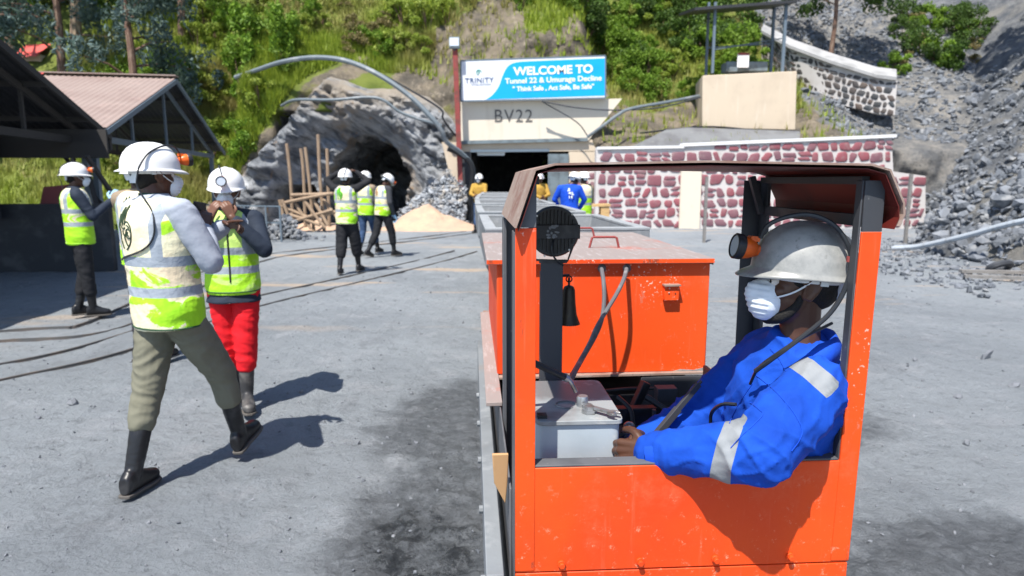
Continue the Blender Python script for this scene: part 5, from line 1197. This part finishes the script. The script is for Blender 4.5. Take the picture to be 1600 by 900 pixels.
def torso_rings(pts, right, prof, sc=(1, 1), add=0.0):
    sp = spline(pts, 8); N = len(sp) - 1; rings = []
    for t, w, d, ys in prof:
        f = max(0, min(1, t)) * N; i = min(int(f), N - 1); p = sp[i].lerp(sp[i + 1], f - i); dr = (sp[min(i + 1, N)] - sp[max(0, i - 1)]).normalized()
        if t < 0: p = sp[0] + (sp[1] - sp[0]).normalized() * t * (sp[-1] - sp[0]).length
        if t > 1: p = sp[-1] + (sp[-1] - sp[-2]).normalized() * (t - 1) * (sp[-1] - sp[0]).length
        rt = (V(right[0]).lerp(V(right[1]), max(0, min(1, t)))).normalized(); fw = dr.cross(rt).normalized(); rt2 = fw.cross(dr).normalized()
        rings.append((p + fw * ys, rt2, fw, w * sc[0] + add, d * sc[1] + add))
    return rings
TP = [(-.16, .10, .08, 0), (-.08, .15, .11, 0), (.02, .160, .118, 0), (.2, .148, .108, 0), (.4, .150, .110, 0), (.62, .165, .118, .0), (.8, .172, .115, -.005), (.92, .150, .092, -.008), (1.0, .085, .07, -.005), (1.06, .055, .055, 0)]
VP = [(-.20, .158, .126, 0), (-.05, .170, .130, 0), (.2, .162, .126, 0), (.4, .163, .128, 0), (.62, .172, .132, .0), (.8, .168, .128, -.005), (.91, .150, .108, -.008), (.98, .115, .088, -.005), (1.02, .075, .065, 0)]
def folds(amp, f=(6, 6, 12), seed=0, fine=.35):
    def d(p):
        w = noise.noise(V((p.x * 5 + seed, p.y * 5, p.z * 4))) * .8
        a = noise.noise(V((p.x * f[0] + w, p.y * f[1] + seed, p.z * f[2] + w * 2))); b = noise.noise(V((p.x * f[0] * 2.3, p.y * f[1] * 2.3 + seed, p.z * f[2] * 1.9)))
        return amp * ((1 - 2.2 * abs(a)) + fine * b)
    return d
def creases(amp, seed=0):
    def d(p):
        wx = noise.noise(V((p.x * 4 + seed, p.y * 4, p.z * 4))) * .9; wz = noise.noise(V((p.x * 4, p.y * 4 + 9, p.z * 4 + seed))) * .9
        a = noise.noise(V((p.x * 5 + wx, (p.y - p.z * .7) * 11 + wz, (p.z + p.y * .5) * 6))); b = noise.noise(V((p.x * 9, (p.y + p.z * .9) * 17 + wx * 2, (p.z - p.y) * 8 + wz)))
        c = noise.noise(V((p.x * 22, p.y * 30 + wz * 3, p.z * 26)))
        return amp * (max(0, 1 - 3.2 * abs(a)) ** 1.5 * .9 + max(0, 1 - 4 * abs(b)) ** 1.5 * .45 + .12 * c - .3)
    return d
def leg_curve(h, k, a): return [V(h), V(h).lerp(V(k), .5), V(k), V(k).lerp(V(a), .5), V(a)]
def boot(parent, kn, an, fd, up, mt, shaft=.30, voxel=.006, s=.87):
    kn, an = V(kn), V(an); sd_ = (kn - an).normalized(); fd = V(fd).normalized(); up = V(up).normalized(); r = fd.cross(up).normalized(); up = r.cross(fd)
    top = an + sd_ * shaft; m = MB()
    m.tube([top, top - sd_ * .004, top - sd_ * .02, an.lerp(top, .6), an.lerp(top, .25), an + sd_ * .02, an - sd_ * .03], [.060 * s, .0635 * s, .061 * s, .059 * s, .052 * s, .048 * s, .045 * s], 18)
    base = an - up * .085
    rings = []
    for t, w, h in ((-.085, .020, .02), (-.080, .034, .045), (-.05, .040, .060), (0, .041, .065), (.05, .043, .055), (.10, .050, .042), (.15, .052, .034), (.185, .044, .030), (.205, .025, .020), (.21, .010, .01)):
        rings.append((base + fd * t * s + up * (h + .008), r, up, w * s, h))
    m.loft(rings, 20, 2.4); me = remesh(m, voxel, 2, folds(.0012, (14, 14, 30)))
    b = link('boot', me, mt, parent, angle=0)
    m = MB(); pts = []
    for t, w in ((-.092, .02), (-.085, .036), (-.04, .044), (.02, .042), (.09, .053), (.15, .056), (.195, .046), (.217, .02)): pts.append((t, w))
    outl = [base + fd * t * s + r * w * s for t, w in pts] + [base + fd * t * s - r * w * s for t, w in pts[::-1]]
    m.prism([p - up * .004 for p in outl], up * .016); m.build('sole', M['sole'], b, bevel=.003)
    return b
def figure(label, loc, rz, J, O, group=None):
    t = thing('person', label, 'person', loc, rz, group); v = O.get('voxel', .008); g = lambda k: V(J[k]); ab = O.get('bulk', 1.0)
    spine = [g('pel'), g('mid') if 'mid' in J else g('pel').lerp(g('neck'), .5), g('neck')]; right = [(g('hipR') - g('hipL')).normalized(), (g('shR') - g('shL')).normalized()]
    H = Matrix.Translation(g('head')) @ Matrix.Rotation(J.get('yaw', 0), 4, 'Z') @ Matrix.Rotation(J.get('pitch', 0), 4, 'X') @ Matrix.Rotation(J.get('roll', 0), 4, 'Y')
    # body: one continuous skin
    m = MB(); head_pieces(m, H); m.limb([H @ V((0, -.02, -.05)), g('neck').lerp(H @ V((0, -.02, -.05)), .4), g('neck') - V((0, 0, .03))], [.054, .052, .060], 16)
    m.loft(torso_rings(spine, right, TP, (.86, .84)), 24)
    for s in 'LR':
        m.limb([g('neck').lerp(g('sh' + s), .3) - V((0, 0, .02)), g('sh' + s)], [.045, .05]); m.limb([g('sh' + s), g('sh' + s).lerp(g('el' + s), .5), g('el' + s)], [.050, .046, .038], 14)
        m.limb([g('el' + s), g('el' + s).lerp(g('wr' + s), .35), g('wr' + s)], [.038, .040, .024], 14)
        hd = J.get('hd' + s) or ((g('wr' + s) - g('el' + s)), V((0, -1, 0)), .5, False); hand(m, g('wr' + s), hd[0], hd[1], hd[2], 1 if s == 'R' else -1, O.get('hs', 1.0), hd[3])
        m.limb(leg_curve(g('hip' + s), g('kn' + s), g('an' + s)), [.078, .068, .050, .050, .036], 14)
        fd = V(J['ft' + s]).normalized(); m.limb([g('an' + s) - V((0, 0, .03)), g('an' + s) + fd * .12 - V((0, 0, .05))], [.034, .028], 10)
    body = link('body', remesh(m, v * .62, 2), O.get('skin', M['skin']), t, angle=0)
    if O.get('eyes', True):
        for s in (-1, 1):
            m = MB(); m.ell(H @ V((s * .031, .0745, .004)), .0125, 14); e = m.build('eye', M['eyew'], t); m = MB(); m.ell(H @ V((s * .031, .0835, .003)), (.0055,) * 3, 10); m.build('iris', M['iris'], e)
    # short hair cap
    m = MB(); m.ell(H @ V((0, -.020, .026)), (.079, .099, .088), 20, H.to_3x3()); m.ell(H @ V((0, -.055, -.015)), (.066, .058, .055), 16, H.to_3x3())
    if O.get('beard'): 
        for s in (-1, 1): m.limb([H @ V((s * .062, .012, -.010)), H @ V((s * .058, .018, -.050)), H @ V((s * .040, .045, -.088)), H @ V((0, .064, -.100))], [.007, .012, .017, .019], 10)
    link('hair', remesh(m, v * .8, 1), M['hair'], t, angle=0)
    # top garment
    sl = O.get('sleeve', (.068, .060, .054, .046, .040)); fo = O.get('fold', .004)
    m = MB(); m.loft(torso_rings(spine, right, TP[1:] if not O.get('long') else [(-.26, .175, .135, 0)] + TP[1:], (1.06 * ab, 1.08 * ab), .006), 28)
    for s in 'LR':
        m.limb([g('neck').lerp(g('sh' + s), .25) - V((0, 0, .015)), g('sh' + s)], [.060, .066])
        wr = g('el' + s).lerp(g('wr' + s), O.get('cuff', .95))
        m.limb([g('sh' + s), g('sh' + s).lerp(g('el' + s), .5), g('el' + s)], [sl[0], sl[1], sl[2]], 16); m.limb([g('el' + s), g('el' + s).lerp(wr, .5), wr], [sl[2], sl[3], sl[4]], 16)
    me = remesh(m, v, 2, creases(O['crisp'], O.get('seed', 0)) if O.get('crisp') else folds(fo, seed=O.get('seed', 0))); top = link(O.get('topname', 'jacket'), me, O['top'], t, angle=0)
    if O.get('collar'):
        m = MB(); nb = g('neck'); hd_ = (H @ V((0, -.02, -.05)) - nb).normalized()
        rt, fw = right[1], hd_.cross(right[1]).normalized()
        m.loft([(nb + hd_ * z, rt, fw, w, d) for z, w, d in ((-.05, .11, .10), (-.01, .078, .078), (.03, .066, .068), (.045, .068, .070), (.040, .058, .060), (-.02, .056, .058))], 28); link('collar', remesh(m, v * .8, 1), O['collar'], t, angle=0)
    # trousers
    tr = O.get('leg', (.094, .084, .068, .064, .060)); m = MB()
    m.loft(torso_rings(spine, right, [(-.20, .07, .07, 0), (-.14, .135, .105, 0), (-.06, .165, .122, 0), (.04, .166, .12, 0), (.16, .155, .112, 0)], (ab, ab)), 26)
    for s in 'LR':
        an = g('kn' + s).lerp(g('an' + s), O.get('hem', .55)); m.limb([g('hip' + s), g('hip' + s).lerp(g('kn' + s), .5), g('kn' + s)], [tr[0], tr[1], tr[2]], 16); m.limb([g('kn' + s), g('kn' + s).lerp(an, .5), an], [tr[2], tr[3], tr[4]], 16)
    link('trousers', remesh(m, v, 2, folds(O.get('tfold', .005), (8, 8, 17), 3 + O.get('seed', 0))), O['trousers'], t, angle=0)
    # boots
    if O.get('boots', True):
        for s in 'LR': boot(t, g('kn' + s), g('an' + s), J['ft' + s], J.get('up' + s, (0, 0, 1)), O.get('bootmat', M['boot']), O.get('shaft', .29), v * .8)
    # vest
    vo = None
    if O.get('vest'):
        vp = O.get('vprof', VP); m = MB(); m.loft(torso_rings(spine, right, vp, (1.05 * ab, 1.05 * ab), .012), 32, 2.2)
        me = remesh(m, v * .8, 1, folds(.003, (6, 6, 12), 8 + O.get('seed', 0))); vo = link('vest', me, O['vest'], t, angle=0)
        bvh = BVHTree.FromPolygons([x.co for x in me.vertices], [p.vertices[:] for p in me.polygons])
        def proj(x, z, back=True, off=.002):
            y0 = -1 if back else 1; h = bvh.ray_cast(V((x, y0, z)), V((0, -y0, 0)))
            return h[0] + h[1] * off if h[0] else None
        lo = min(x.co.z for x in me.vertices); hem = []
        for i in range(40):
            a = 2 * math.pi * i / 40; c = spine[0]; h = bvh.ray_cast(V((c.x + math.cos(a), c.y + math.sin(a), lo + .022)), V((-math.cos(a), -math.sin(a), 0)))
            if h[0]: hem.append(h[0])
        if hem: m = MB(); m.tube(hem + [hem[0]], .005, 6, caps=False); m.build('hem_trim', M['trim'] if v < .009 else M['limetrim'], vo)
        if O.get('vcable'):
            pp = [H @ V(p) for p in ((.0, .130, .118), (.03, .095, .150), (.075, .03, .150), (.104, -.05, .112), (.118, -.10, .050), (.118, -.115, .0), (.110, -.115, -.06))] + [g('neck') + V((.125, -.10, -.04))]
            pp += [p for p in (proj(x, z, True, .006) for x, z in ((.13, 1.39), (.128, 1.34), (.11, 1.295), (.07, 1.262), (.01, 1.24), (-.05, 1.225), (-.11, 1.21), (-.14, 1.20))) if p]
            m = MB(); m.tube(spline(pp, 6), .0045, 8); m.build('lamp_cable', M['blackcable'], t)
        if O.get('emblem'):
            cx, cz, sc_ = O['emblem'][:3]; m = MB()
            lines = [[(-.55, .55), (-.50, .1), (-.42, -.5), (-.30, -.95)], [(-.55, .55), (-.48, .62), (-.42, .5), (-.34, .15)], [(-.34, .15), (-.36, .6), (-.30, .92), (-.22, .88), (-.20, .5), (-.14, .12)],
                     [(-.14, .12), (-.08, .6), (.02, 1.0), (.10, .95), (.06, .5), (.04, .15)], [(.04, .15), (.02, .25), (.12, .30), (.30, .28), (.48, .12), (.55, -.1), (.50, -.35), (.36, -.45), (.18, -.40), (.12, -.2), (.2, -.05), (.36, -.02), (.46, -.12)],
                     [(.50, -.35), (.42, -.62), (.22, -.85), (.0, -.98)], [(.12, -.2), (.0, -.4), (.05, -.65), (.16, -.8)], [(-.34, .15), (-.22, .0), (-.08, -.02), (.04, .05)], [(-.2, -.1), (-.12, -.3), (.02, -.3)], [(.2, .15), (.32, .10), (.40, .0)], [(.3, -.15), (.24, -.28), (.32, -.34)]]
            for ln_ in lines:
                sp2 = spline([V((a, b, 0)) for a, b in ln_], 5); pp = [proj(cx + p.x * sc_, cz + p.y * sc_ * 1.15) for p in sp2]; pp = [p for p in pp if p]
                if len(pp) > 2: m.tube(pp, O['emblem'][4] if len(O['emblem']) > 4 else .0034, 5)
            if m.v: m.build('hand_emblem', O['emblem'][3], vo)
        if O.get('zip'):
            pp = [proj(O['zip'], z, False, .001) for z in [.92 + i * .04 for i in range(13)]]; pp = [p for p in pp if p]; m = MB(); m.tube(pp, .006, 6); m.build('zip', M['zip'], vo)
    # helmet, mask
    if O.get('helmet', 'white'): helmet(H, t, M['helmet_dirty'] if O.get('helmet') == 'dirty' else M['helmet'], O.get('lamp', True), O.get('cable'))
    if O.get('mask'):
        m = MB(); m.ell(H @ V((0, .078, -.048)), (.052, .050, .060), 22, H.to_3x3()); m.ell(H @ V((0, .108, -.034)), (.028, .030, .036), 16, H.to_3x3())
        mk = link('dust_mask', remesh(m, .0035, 3, lambda p: .0014 * math.sin((H.inverted() @ p).z * 420) if (H.inverted() @ p).y > .09 else 0), M['mask'], t, angle=0)
        for s in (-1, 1):
            m = MB(); m.tube(spline([H @ V((s * .048, .082, -.040)), H @ V((s * .070, .045, -.020)), H @ V((s * .0815, .012, .006)), H @ V((s * .088, -.01, .030))], 5), .0025, 6, flat=1); m.build('strap', M['strap'], mk)
    return t
def stand(**k):
    J = dict(pel=(0, 0, .97), neck=(0, -.01, 1.50), head=(0, .02, 1.635), hipL=(-.085, 0, .93), hipR=(.085, 0, .93), shL=(-.185, -.01, 1.44), shR=(.185, -.01, 1.44),
             elL=(-.24, -.03, 1.16), elR=(.24, -.03, 1.16), wrL=(-.22, .1, .94), wrR=(.22, .1, .94), knL=(-.10, .02, .52), knR=(.10, .02, .52), anL=(-.11, -.03, .10), anR=(.11, -.03, .10), ftL=(-.15, 1, 0), ftR=(.15, 1, 0))
    J.update(k); return J
# --- driver
dl = V((.80, 1.80, 0)); drz = R(90) + _th; DM = (Matrix.Translation(dl) @ Matrix.Rotation(drz, 4, 'Z')).inverted()
def w(x, y, z): return DM @ V((x, y, z))
def wp(px, py, Y): return DM @ P(px, py, Y)
def coverall_mat():
    t = NT('blue_coverall_reflective'); o = t.obj
    c = t.mix(t.rng(t.noise(6, 6), .4, .7), (.008, .070, .46), (.005, .046, .32)); c = t.mix(t.rng(t.noise(18, 6, rough=.7), .66, .76, 0, .25), c, (.05, .2, .62))
    mk = None
    def slab(p, d, hw, rad):
        nonlocal mk
        v = t.vm('SUBTRACT', o, tuple(p)); dd = t.math('ABSOLUTE', t.vm('DOT_PRODUCT', v, tuple(V(d).normalized()))); r_ = t.vm('LENGTH', v)
        q = t.math('MULTIPLY', t.math('LESS_THAN', dd, hw), t.math('LESS_THAN', r_, rad)); mk = q if mk is None else t.math('MAXIMUM', mk, q)
    el, wr = V(DJ['elL']), V(DJ['wrL']); slab(el.lerp(wr, .27), wr - el + V((.0, 0, .10)), .024, .10)
    a, b = wp(1232, 545, 1.62), wp(1288, 598, 1.60); d = (b - a); nn = d.cross(w(0, -1, 0) - w(0, 0, 0)).normalized(); slab(a.lerp(b, .5), nn, .026, .088)
    c = t.mix(mk, c, t.mix(t.rng(t.noise(12, 4), .4, .7), (.25, .265, .28), (.17, .185, .20)))
    b = t.bump(t.noise(7, 4), .5, .02); b = t.bump(t.noise(400, 3), .2, .001, b)
    return t.fin(c, .85, 0, b, .2)
DJ = dict(pel=w(.73, 1.87, .60), mid=w(.765, 1.86, .88), neck=w(.790, 1.80, 1.150), head=w(.770, 1.80, 1.325), yaw=0, pitch=R(5), hipL=w(.70, 1.79, .60), hipR=w(.70, 1.96, .60),
          shL=w(.775, 1.665, 1.07), shR=w(.78, 1.97, 1.08), elL=w(.600, 1.535, .955), elR=w(.60, 2.02, .88), wrL=w(.365, 1.675, .895), wrR=w(.42, 1.95, .82),
          knL=w(.40, 1.80, .64), knR=w(.40, 1.98, .64), anL=w(.37, 1.80, .40), anR=w(.37, 1.98, .40), ftL=(0, 1, 0), ftR=(0, 1, 0))
DJ['hdL'] = (DJ['wrL'] - DJ['elL'] + V((0, 0, -.02)), w(0, 1, -.4) - w(0, 0, 0), 1.1, False); DJ['hdR'] = (DJ['wrR'] - DJ['elR'], w(0, -1, -.3) - w(0, 0, 0), 1.0, False)
dcab = [P(1188, 372, 1.74), P(1200, 352, 1.73), P(1230, 339, 1.72), P(1268, 336, 1.71), P(1303, 352, 1.70), P(1324, 382, 1.69), P(1330, 412, 1.685), P(1320, 452, 1.68), P(1298, 488, 1.67), P(1268, 515, 1.66), P(1235, 540, 1.655), P(1205, 562, 1.67), P(1180, 580, 1.70)]
drv = figure('locomotive driver in blue coverall, grimy helmet with orange lamp and dust mask', dl, drz, DJ,
             dict(voxel=.0065, crisp=.009, top=coverall_mat(), topname='coverall', trousers=M['bluecloth'], helmet='dirty', mask=True, skin=M['skin'], beard=True, sleeve=(.084, .086, .080, .064, .050), fold=.006, cable=[DM @ p for p in dcab], bulk=1.12, shaft=.22, cuff=.97, hs=1.0))
cvo = [c for c in drv.children if c.name.startswith('coverall')][0]
m = MB(); nb = V(DJ['neck']) + V((0, .0, -.01)); rows = []
for r_, z_, fw_ in ((.100, -.030, .03), (.092, .0, .018), (.084, .040, .0), (.090, .052, -.004), (.108, .028, .0), (.118, -.004, .012)):
    rows.append([nb + V((math.sin(a) * r_ * .98, -math.cos(a) * r_ * .92 + fw_, z_ - .055 * (abs(a) / 2.6) ** 2)) for a in [(-2.55 + 5.1 * i / 30) for i in range(31)]])
m.add([p for r0_ in rows for p in r0_], [(j * 31 + i, j * 31 + i + 1, (j + 1) * 31 + i + 1, (j + 1) * 31 + i) for j in range(5) for i in range(30)])
co_ = m.build('collar', M['bluecloth'], drv, angle=0, fix=False); s_ = co_.modifiers.new('s', 'SOLIDIFY'); s_.thickness = .004
bv_ = BVHTree.FromPolygons([x.co for x in cvo.data.vertices], [p.vertices[:] for p in cvo.data.polygons])
def on_cover(px, py, off=.0015):
    o_ = DM @ V((0, 0, CAMH)); t_ = DM @ P(px, py, 1.6); h = bv_.ray_cast(o_, (t_ - o_).normalized()); return h[0] + h[1] * off if h[0] else None
for L_ in ([(1180, 585), (1196, 598), (1218, 618), (1240, 645), (1252, 668), (1250, 685), (1236, 705)], [(1204, 545), (1218, 562), (1228, 580)], [(1172, 628), (1186, 640), (1192, 648), (1178, 664), (1158, 682), (1142, 700)], [(1240, 540), (1262, 522), (1292, 516), (1312, 528)], [(1176, 600), (1165, 615), (1150, 640), (1140, 662)]):
    pp = [p for p in (on_cover(*q_) for q_ in [(v_.x, v_.y) for v_ in spline([V((a_, b_, 0)) for a_, b_ in L_], 5)]) if p]
    if len(pp) > 3: m = MB(); m.tube(pp, .0011, 5); m.build('seam', M['bluecloth'], cvo)
m = MB(); e_, w_ = V(DJ['elL']), V(DJ['wrL']); ax_ = (w_ - e_).normalized(); m.tube([w_ - ax_ * .050, w_ - ax_ * .045, w_ - ax_ * .022, w_ - ax_ * .002, w_ + ax_ * .002, w_ - ax_ * .004], [.046, .051, .053, .050, .046, .036], 22); m.build('cuff', M['bluecloth'], cvo)
m = MB(); q = DM @ P(1329, 405, 1.685); m.tube([q + V((0, 0, -.007)), q + V((0, 0, .007))], .0095, 10); m.build('cable_clip', M['redpole'], drv)
m = MB(); m.tube(spline([wp(1300, 505, 1.70), wp(1250, 530, 1.66), wp(1215, 552, 1.66), wp(1185, 575, 1.70), wp(1172, 600, 1.74)], 5), .004, 6); m.tube(spline([wp(1150, 632, 1.62), wp(1128, 632, 1.66), wp(1112, 645, 1.72), wp(1110, 668, 1.74)], 5), .005, 6); m.build('coverall_cord', M['blackcable'], drv)
# --- man in grey sweater (back to us, striding)
mrz = R(-29); g0 = G(300, 742)
J1 = stand(pel=(0, .0, .955), neck=(-.025, -.01, 1.495), head=(-.045, .015, 1.622), yaw=R(-16), hipL=(-.085, 0, .92), hipR=(.085, 0, .92), knL=(-.07, -.10, .53), anL=(-.03, -.25, .10), knR=(.09, .22, .55), anR=(.08, .32, .155), ftL=(-.4, 1, -.02), ftR=(-.4, 1, .32), upR=(0, -.32, 1),
           elR=(.26, .08, 1.19), wrR=(.0, .25, 1.33), elL=(-.20, .22, 1.19), wrL=(.02, .37, 1.35), hdR=((-.25, .25, .9), (-.7, .6, 0), 1.1, False), hdL=((1, .12, .12), (0, -.5, -.8), .9, True))
_mi = (Matrix.Translation((g0.x - .04, g0.y - .03, 0)) @ Matrix.Rotation(mrz, 4, 'Z')).inverted()
_x = [_mi @ p for p in (P(276, 236, 3.75), P(272, 224, 3.66), P(262, 220, 3.55), P(253, 232, 3.43), P(258, 262, 3.38), P(263, 290, 3.36), P(258, 325, 3.33), P(246, 358, 3.32), P(222, 385, 3.30), P(194, 402, 3.34), P(186, 412, 3.44))]
man = figure('tall visitor in grey sweater, khaki trousers and lime vest striding away, phone in hand', (g0.x - .04, g0.y - .03, 0), mrz, J1,
       dict(voxel=.008, top=M['greyknit'], topname='sweater', trousers=M['khaki'], vest=M['vest1'], emblem=(-.045, 1.365, .094, M['emblem']), collar=M['darkgreen'], sleeve=(.070, .066, .060, .052, .044), fold=.005, tfold=.006, leg=(.102, .094, .076, .070, .066), hem=.40, shaft=.33, bulk=1.05, mask=True, seed=4, bootmat=M['boot'],
            vcable=True, cable=False))
# --- woman in red trousers
g0 = G(372, 640)
J2 = stand(pel=(0, 0, .90), neck=(0, 0, 1.39), head=(0, .02, 1.52), yaw=R(6), pitch=R(-4), hipL=(-.085, 0, .87), hipR=(.085, 0, .87), shL=(-.165, 0, 1.335), shR=(.165, 0, 1.335), knL=(-.065, .03, .49), knR=(.065, -.02, .49), anL=(-.06, .06, .10), anR=(.05, -.13, .10),
           elL=(-.25, .14, 1.14), wrL=(-.07, .20, 1.36), elR=(.22, .16, 1.12), wrR=(.06, .20, 1.36), hdL=((.35, -.05, .9), (.5, -.7, 0), .9, False), hdR=((-.35, -.02, .9), (-.5, -.7, 0), .9, False), ftL=(-.3, 1, 0), ftR=(.2, 1, 0))
wom = figure('woman in red trousers and lime vest holding both hands to her dust mask', (g0.x, g0.y + .06, 0), R(188), J2,
       dict(voxel=.008, top=M['navycloth'], topname='jacket', long=True, trousers=M['red'], vest=M['vest2'], mask=True, skin=M['skin2'], leg=(.092, .086, .078, .074, .070), hem=.42, shaft=.27, sleeve=(.062, .058, .054, .048, .042), bulk=.95, cuff=.85, zip=-.02, seed=9, bootmat=M['bootmud'], hs=.92,
            vprof=[(-.14, .155, .126, 0)] + VP[1:]))
# phone in the man's hand
ph = MB(); ph.box((0, 0, 0), (.072, .009, .150)); o = ph.build('phone', M['phone'], bevel=.005); mw = Matrix.Translation(man.location) @ Matrix.Rotation(mrz, 4, 'Z')
o.location = mw @ V((-.06, .27, 1.41)); o.rotation_euler = (R(-12), R(10), mrz + R(78)); tag(o, 'black phone held up by the man in the grey sweater', 'phone')
# --- left man in dark clothes
g0 = G(138, 494)
J3 = stand(elL=(-.20, .18, 1.20), wrL=(-.05, .36, 1.33), elR=(.24, .12, 1.19), wrR=(.08, .34, 1.36), hdR=((-.2, .5, .7), (-.6, .2, 0), .7, False), hdL=((.2, .5, .7), (.6, .2, 0), .7, False), yaw=R(-5), anL=(-.09, -.08, .10), anR=(.09, .05, .10))
p3 = figure('visitor in black clothes and lime vest standing at the left by the dark shed', (g0.x, g0.y, 0), R(-52), J3, dict(voxel=.010, top=M['navycloth'], trousers=M['blackcloth'], vest=M['vest3'], emblem=(-.04, 1.38, .08, M['emblemg']), mask=True, seed=12, leg=(.095, .088, .074, .070, .066), hs=1.05))
m = MB(); mw3 = Matrix.Identity(4); hand(m, V((.08, .34, 1.36)), (-.2, .5, .7), (-.6, .2, 0), .7, 1, 1.22); link('glove', remesh(m, .006, 1), M['glove'], p3, angle=0)
# --- visitor hidden behind the tall man
J4 = stand(elL=(-.24, .14, 1.20), wrL=(-.06, .30, 1.40), elR=(.22, .16, 1.2), wrR=(.06, .30, 1.40), hdR=((-.1, .2, 1), (-.6, .5, 0), .8, False), hdL=((.1, .2, 1), (.6, .5, 0), .8, False))
q = P(227, 420, 5.9); p4 = figure('visitor with tan sleeves and lime vest mostly hidden behind the tall man', (q.x, 5.9, 0), R(-8), J4, dict(voxel=.011, top=M['tancloth'], trousers=M['darkgrey'], vest=M['vest3'], emblem=(.01, 1.37, .08, M['emblem']), seed=15, lamp=False))
# --- three visitors walking to the cave
g0 = G(545, 427)
J5 = stand(shL=(-.19, 0, 1.46), shR=(.19, 0, 1.46), elL=(-.37, .10, 1.60), wrL=(-.15, .13, 1.74), elR=(.37, .10, 1.58), wrR=(.16, .13, 1.75), hdL=((.8, .1, .25), (.2, -.2, -1), .5, False), hdR=((-.8, .1, .25), (-.2, -.2, -1), .5, False), knR=(.11, .10, .53), anR=(.11, .22, .10), anL=(-.10, -.16, .10), knL=(-.1, -.02, .52))
figure('visitor walking toward the cave with both hands raised to the helmet', (g0.x, g0.y, 0), R(-6), J5, dict(voxel=.012, top=M['blackcloth'], trousers=M['blackcloth'], vest=M['vest4'], emblem=(-.05, 1.38, .085, M['emblemg'], .009), leg=(.10, .10, .098, .095, .088), hem=.42, seed=20, eyes=False, shaft=.30))
g0 = G(577, 399)
J6 = stand(elR=(.25, .05, 1.17), wrR=(.16, .25, 1.2), elL=(-.24, .05, 1.17), wrL=(-.1, .25, 1.25), knR=(.10, .13, .54), anR=(.10, .26, .12), anL=(-.10, -.18, .10), knL=(-.1, 0, .52))
figure('visitor in blue jeans walking farthest of the three toward the cave', (g0.x - .05, g0.y + .1, 0), R(-18), J6, dict(voxel=.012, top=M['tancloth'], trousers=M['jeans'], vest=M['vest3'], seed=22, eyes=False))
g0 = G(600, 401)
J7 = stand(neck=(0, .05, 1.47), head=(.02, .13, 1.575), pitch=R(-38), yaw=R(-10), shL=(-.185, .03, 1.42), shR=(.185, .03, 1.42), elR=(.25, .0, 1.14), wrR=(.22, .12, .90), knR=(.10, .14, .53), anR=(.10, .20, .10), anL=(-.10, -.34, .13), knL=(-.1, -.10, .52), ftL=(-.1, 1, -.3))
c7 = figure('visitor in dark clothes with bowed head walking right of the three toward the cave', (g0.x, g0.y, 0), R(-42), J7, dict(voxel=.012, top=M['darkgrey'], trousers=M['blackcloth'], vest=M['vest4'], emblem=(-.03, 1.36, .07, M['embleml'], .009), seed=25, eyes=False, leg=(.095, .09, .08, .075, .07)))
m = MB(); hand(m, V((.22, .12, .90)), V((.22, .12, .90)) - V((.25, 0, 1.14)), (0, -1, 0), .5, 1, 1.25); link('glove', remesh(m, .008, 1), M['glove'], c7, angle=0)
# --- miners near the portal
q = G(752, 360); J8 = stand(elL=(-.23, .12, 1.2), wrL=(-.05, .25, 1.15), elR=(.23, .12, 1.2), wrR=(.05, .25, 1.12), anL=(-.10, -.12, .10), anR=(.1, .12, .10))
figure('miner in yellow jacket standing beside the farthest cart at the tunnel door', (q.x, q.y - 1.2, 0), R(165), J8, dict(voxel=.014, top=M['yellowcloth'], trousers=M['jeans'], mask=True, seed=30, lamp=True, eyes=False))
q = P(843, 300, 19.0)
figure('miner in yellow and blue partly hidden behind the cab roof corner', (q.x, 19.0, 0), R(200), J8, dict(voxel=.014, top=M['yellowcloth'], trousers=M['bluecloth'], seed=31, eyes=False))
q = P(890, 300, 13.6)
J9 = stand(neck=(0, .04, 1.49), head=(.10, .10, 1.60), yaw=R(-30), pitch=R(-20), elL=(-.30, .02, 1.22), wrL=(-.20, .16, 1.03), elR=(.30, .02, 1.22), wrR=(.20, .16, 1.03))
figure('worker in blue coverall with printed back standing behind the carts', (q.x, 13.6, 0), R(-5), J9, dict(voxel=.012, top=M['bluecloth'], topname='coverall', trousers=M['bluecloth'], seed=33, eyes=False, bulk=1.1, lamp=False))
p9 = [o for o in COL.objects if o.name.startswith('person')][-1]
m = MB()
for k in range(9): m.ell((rnd(-.05, .07), -.150 + rnd(-.002, .002), rnd(1.24, 1.42)), (rnd(.012, .03), .006, rnd(.012, .035)), 8)
m.build('back_print', M['mask'], p9)
q = P(912, 300, 14.6)
figure('worker in white helmet and lime vest half hidden behind the blue coverall', (q.x, 14.6, 0), R(30), J6, dict(voxel=.014, top=M['tancloth'], trousers=M['bluecloth'], vest=M['vest3'], seed=35, eyes=False, lamp=False))
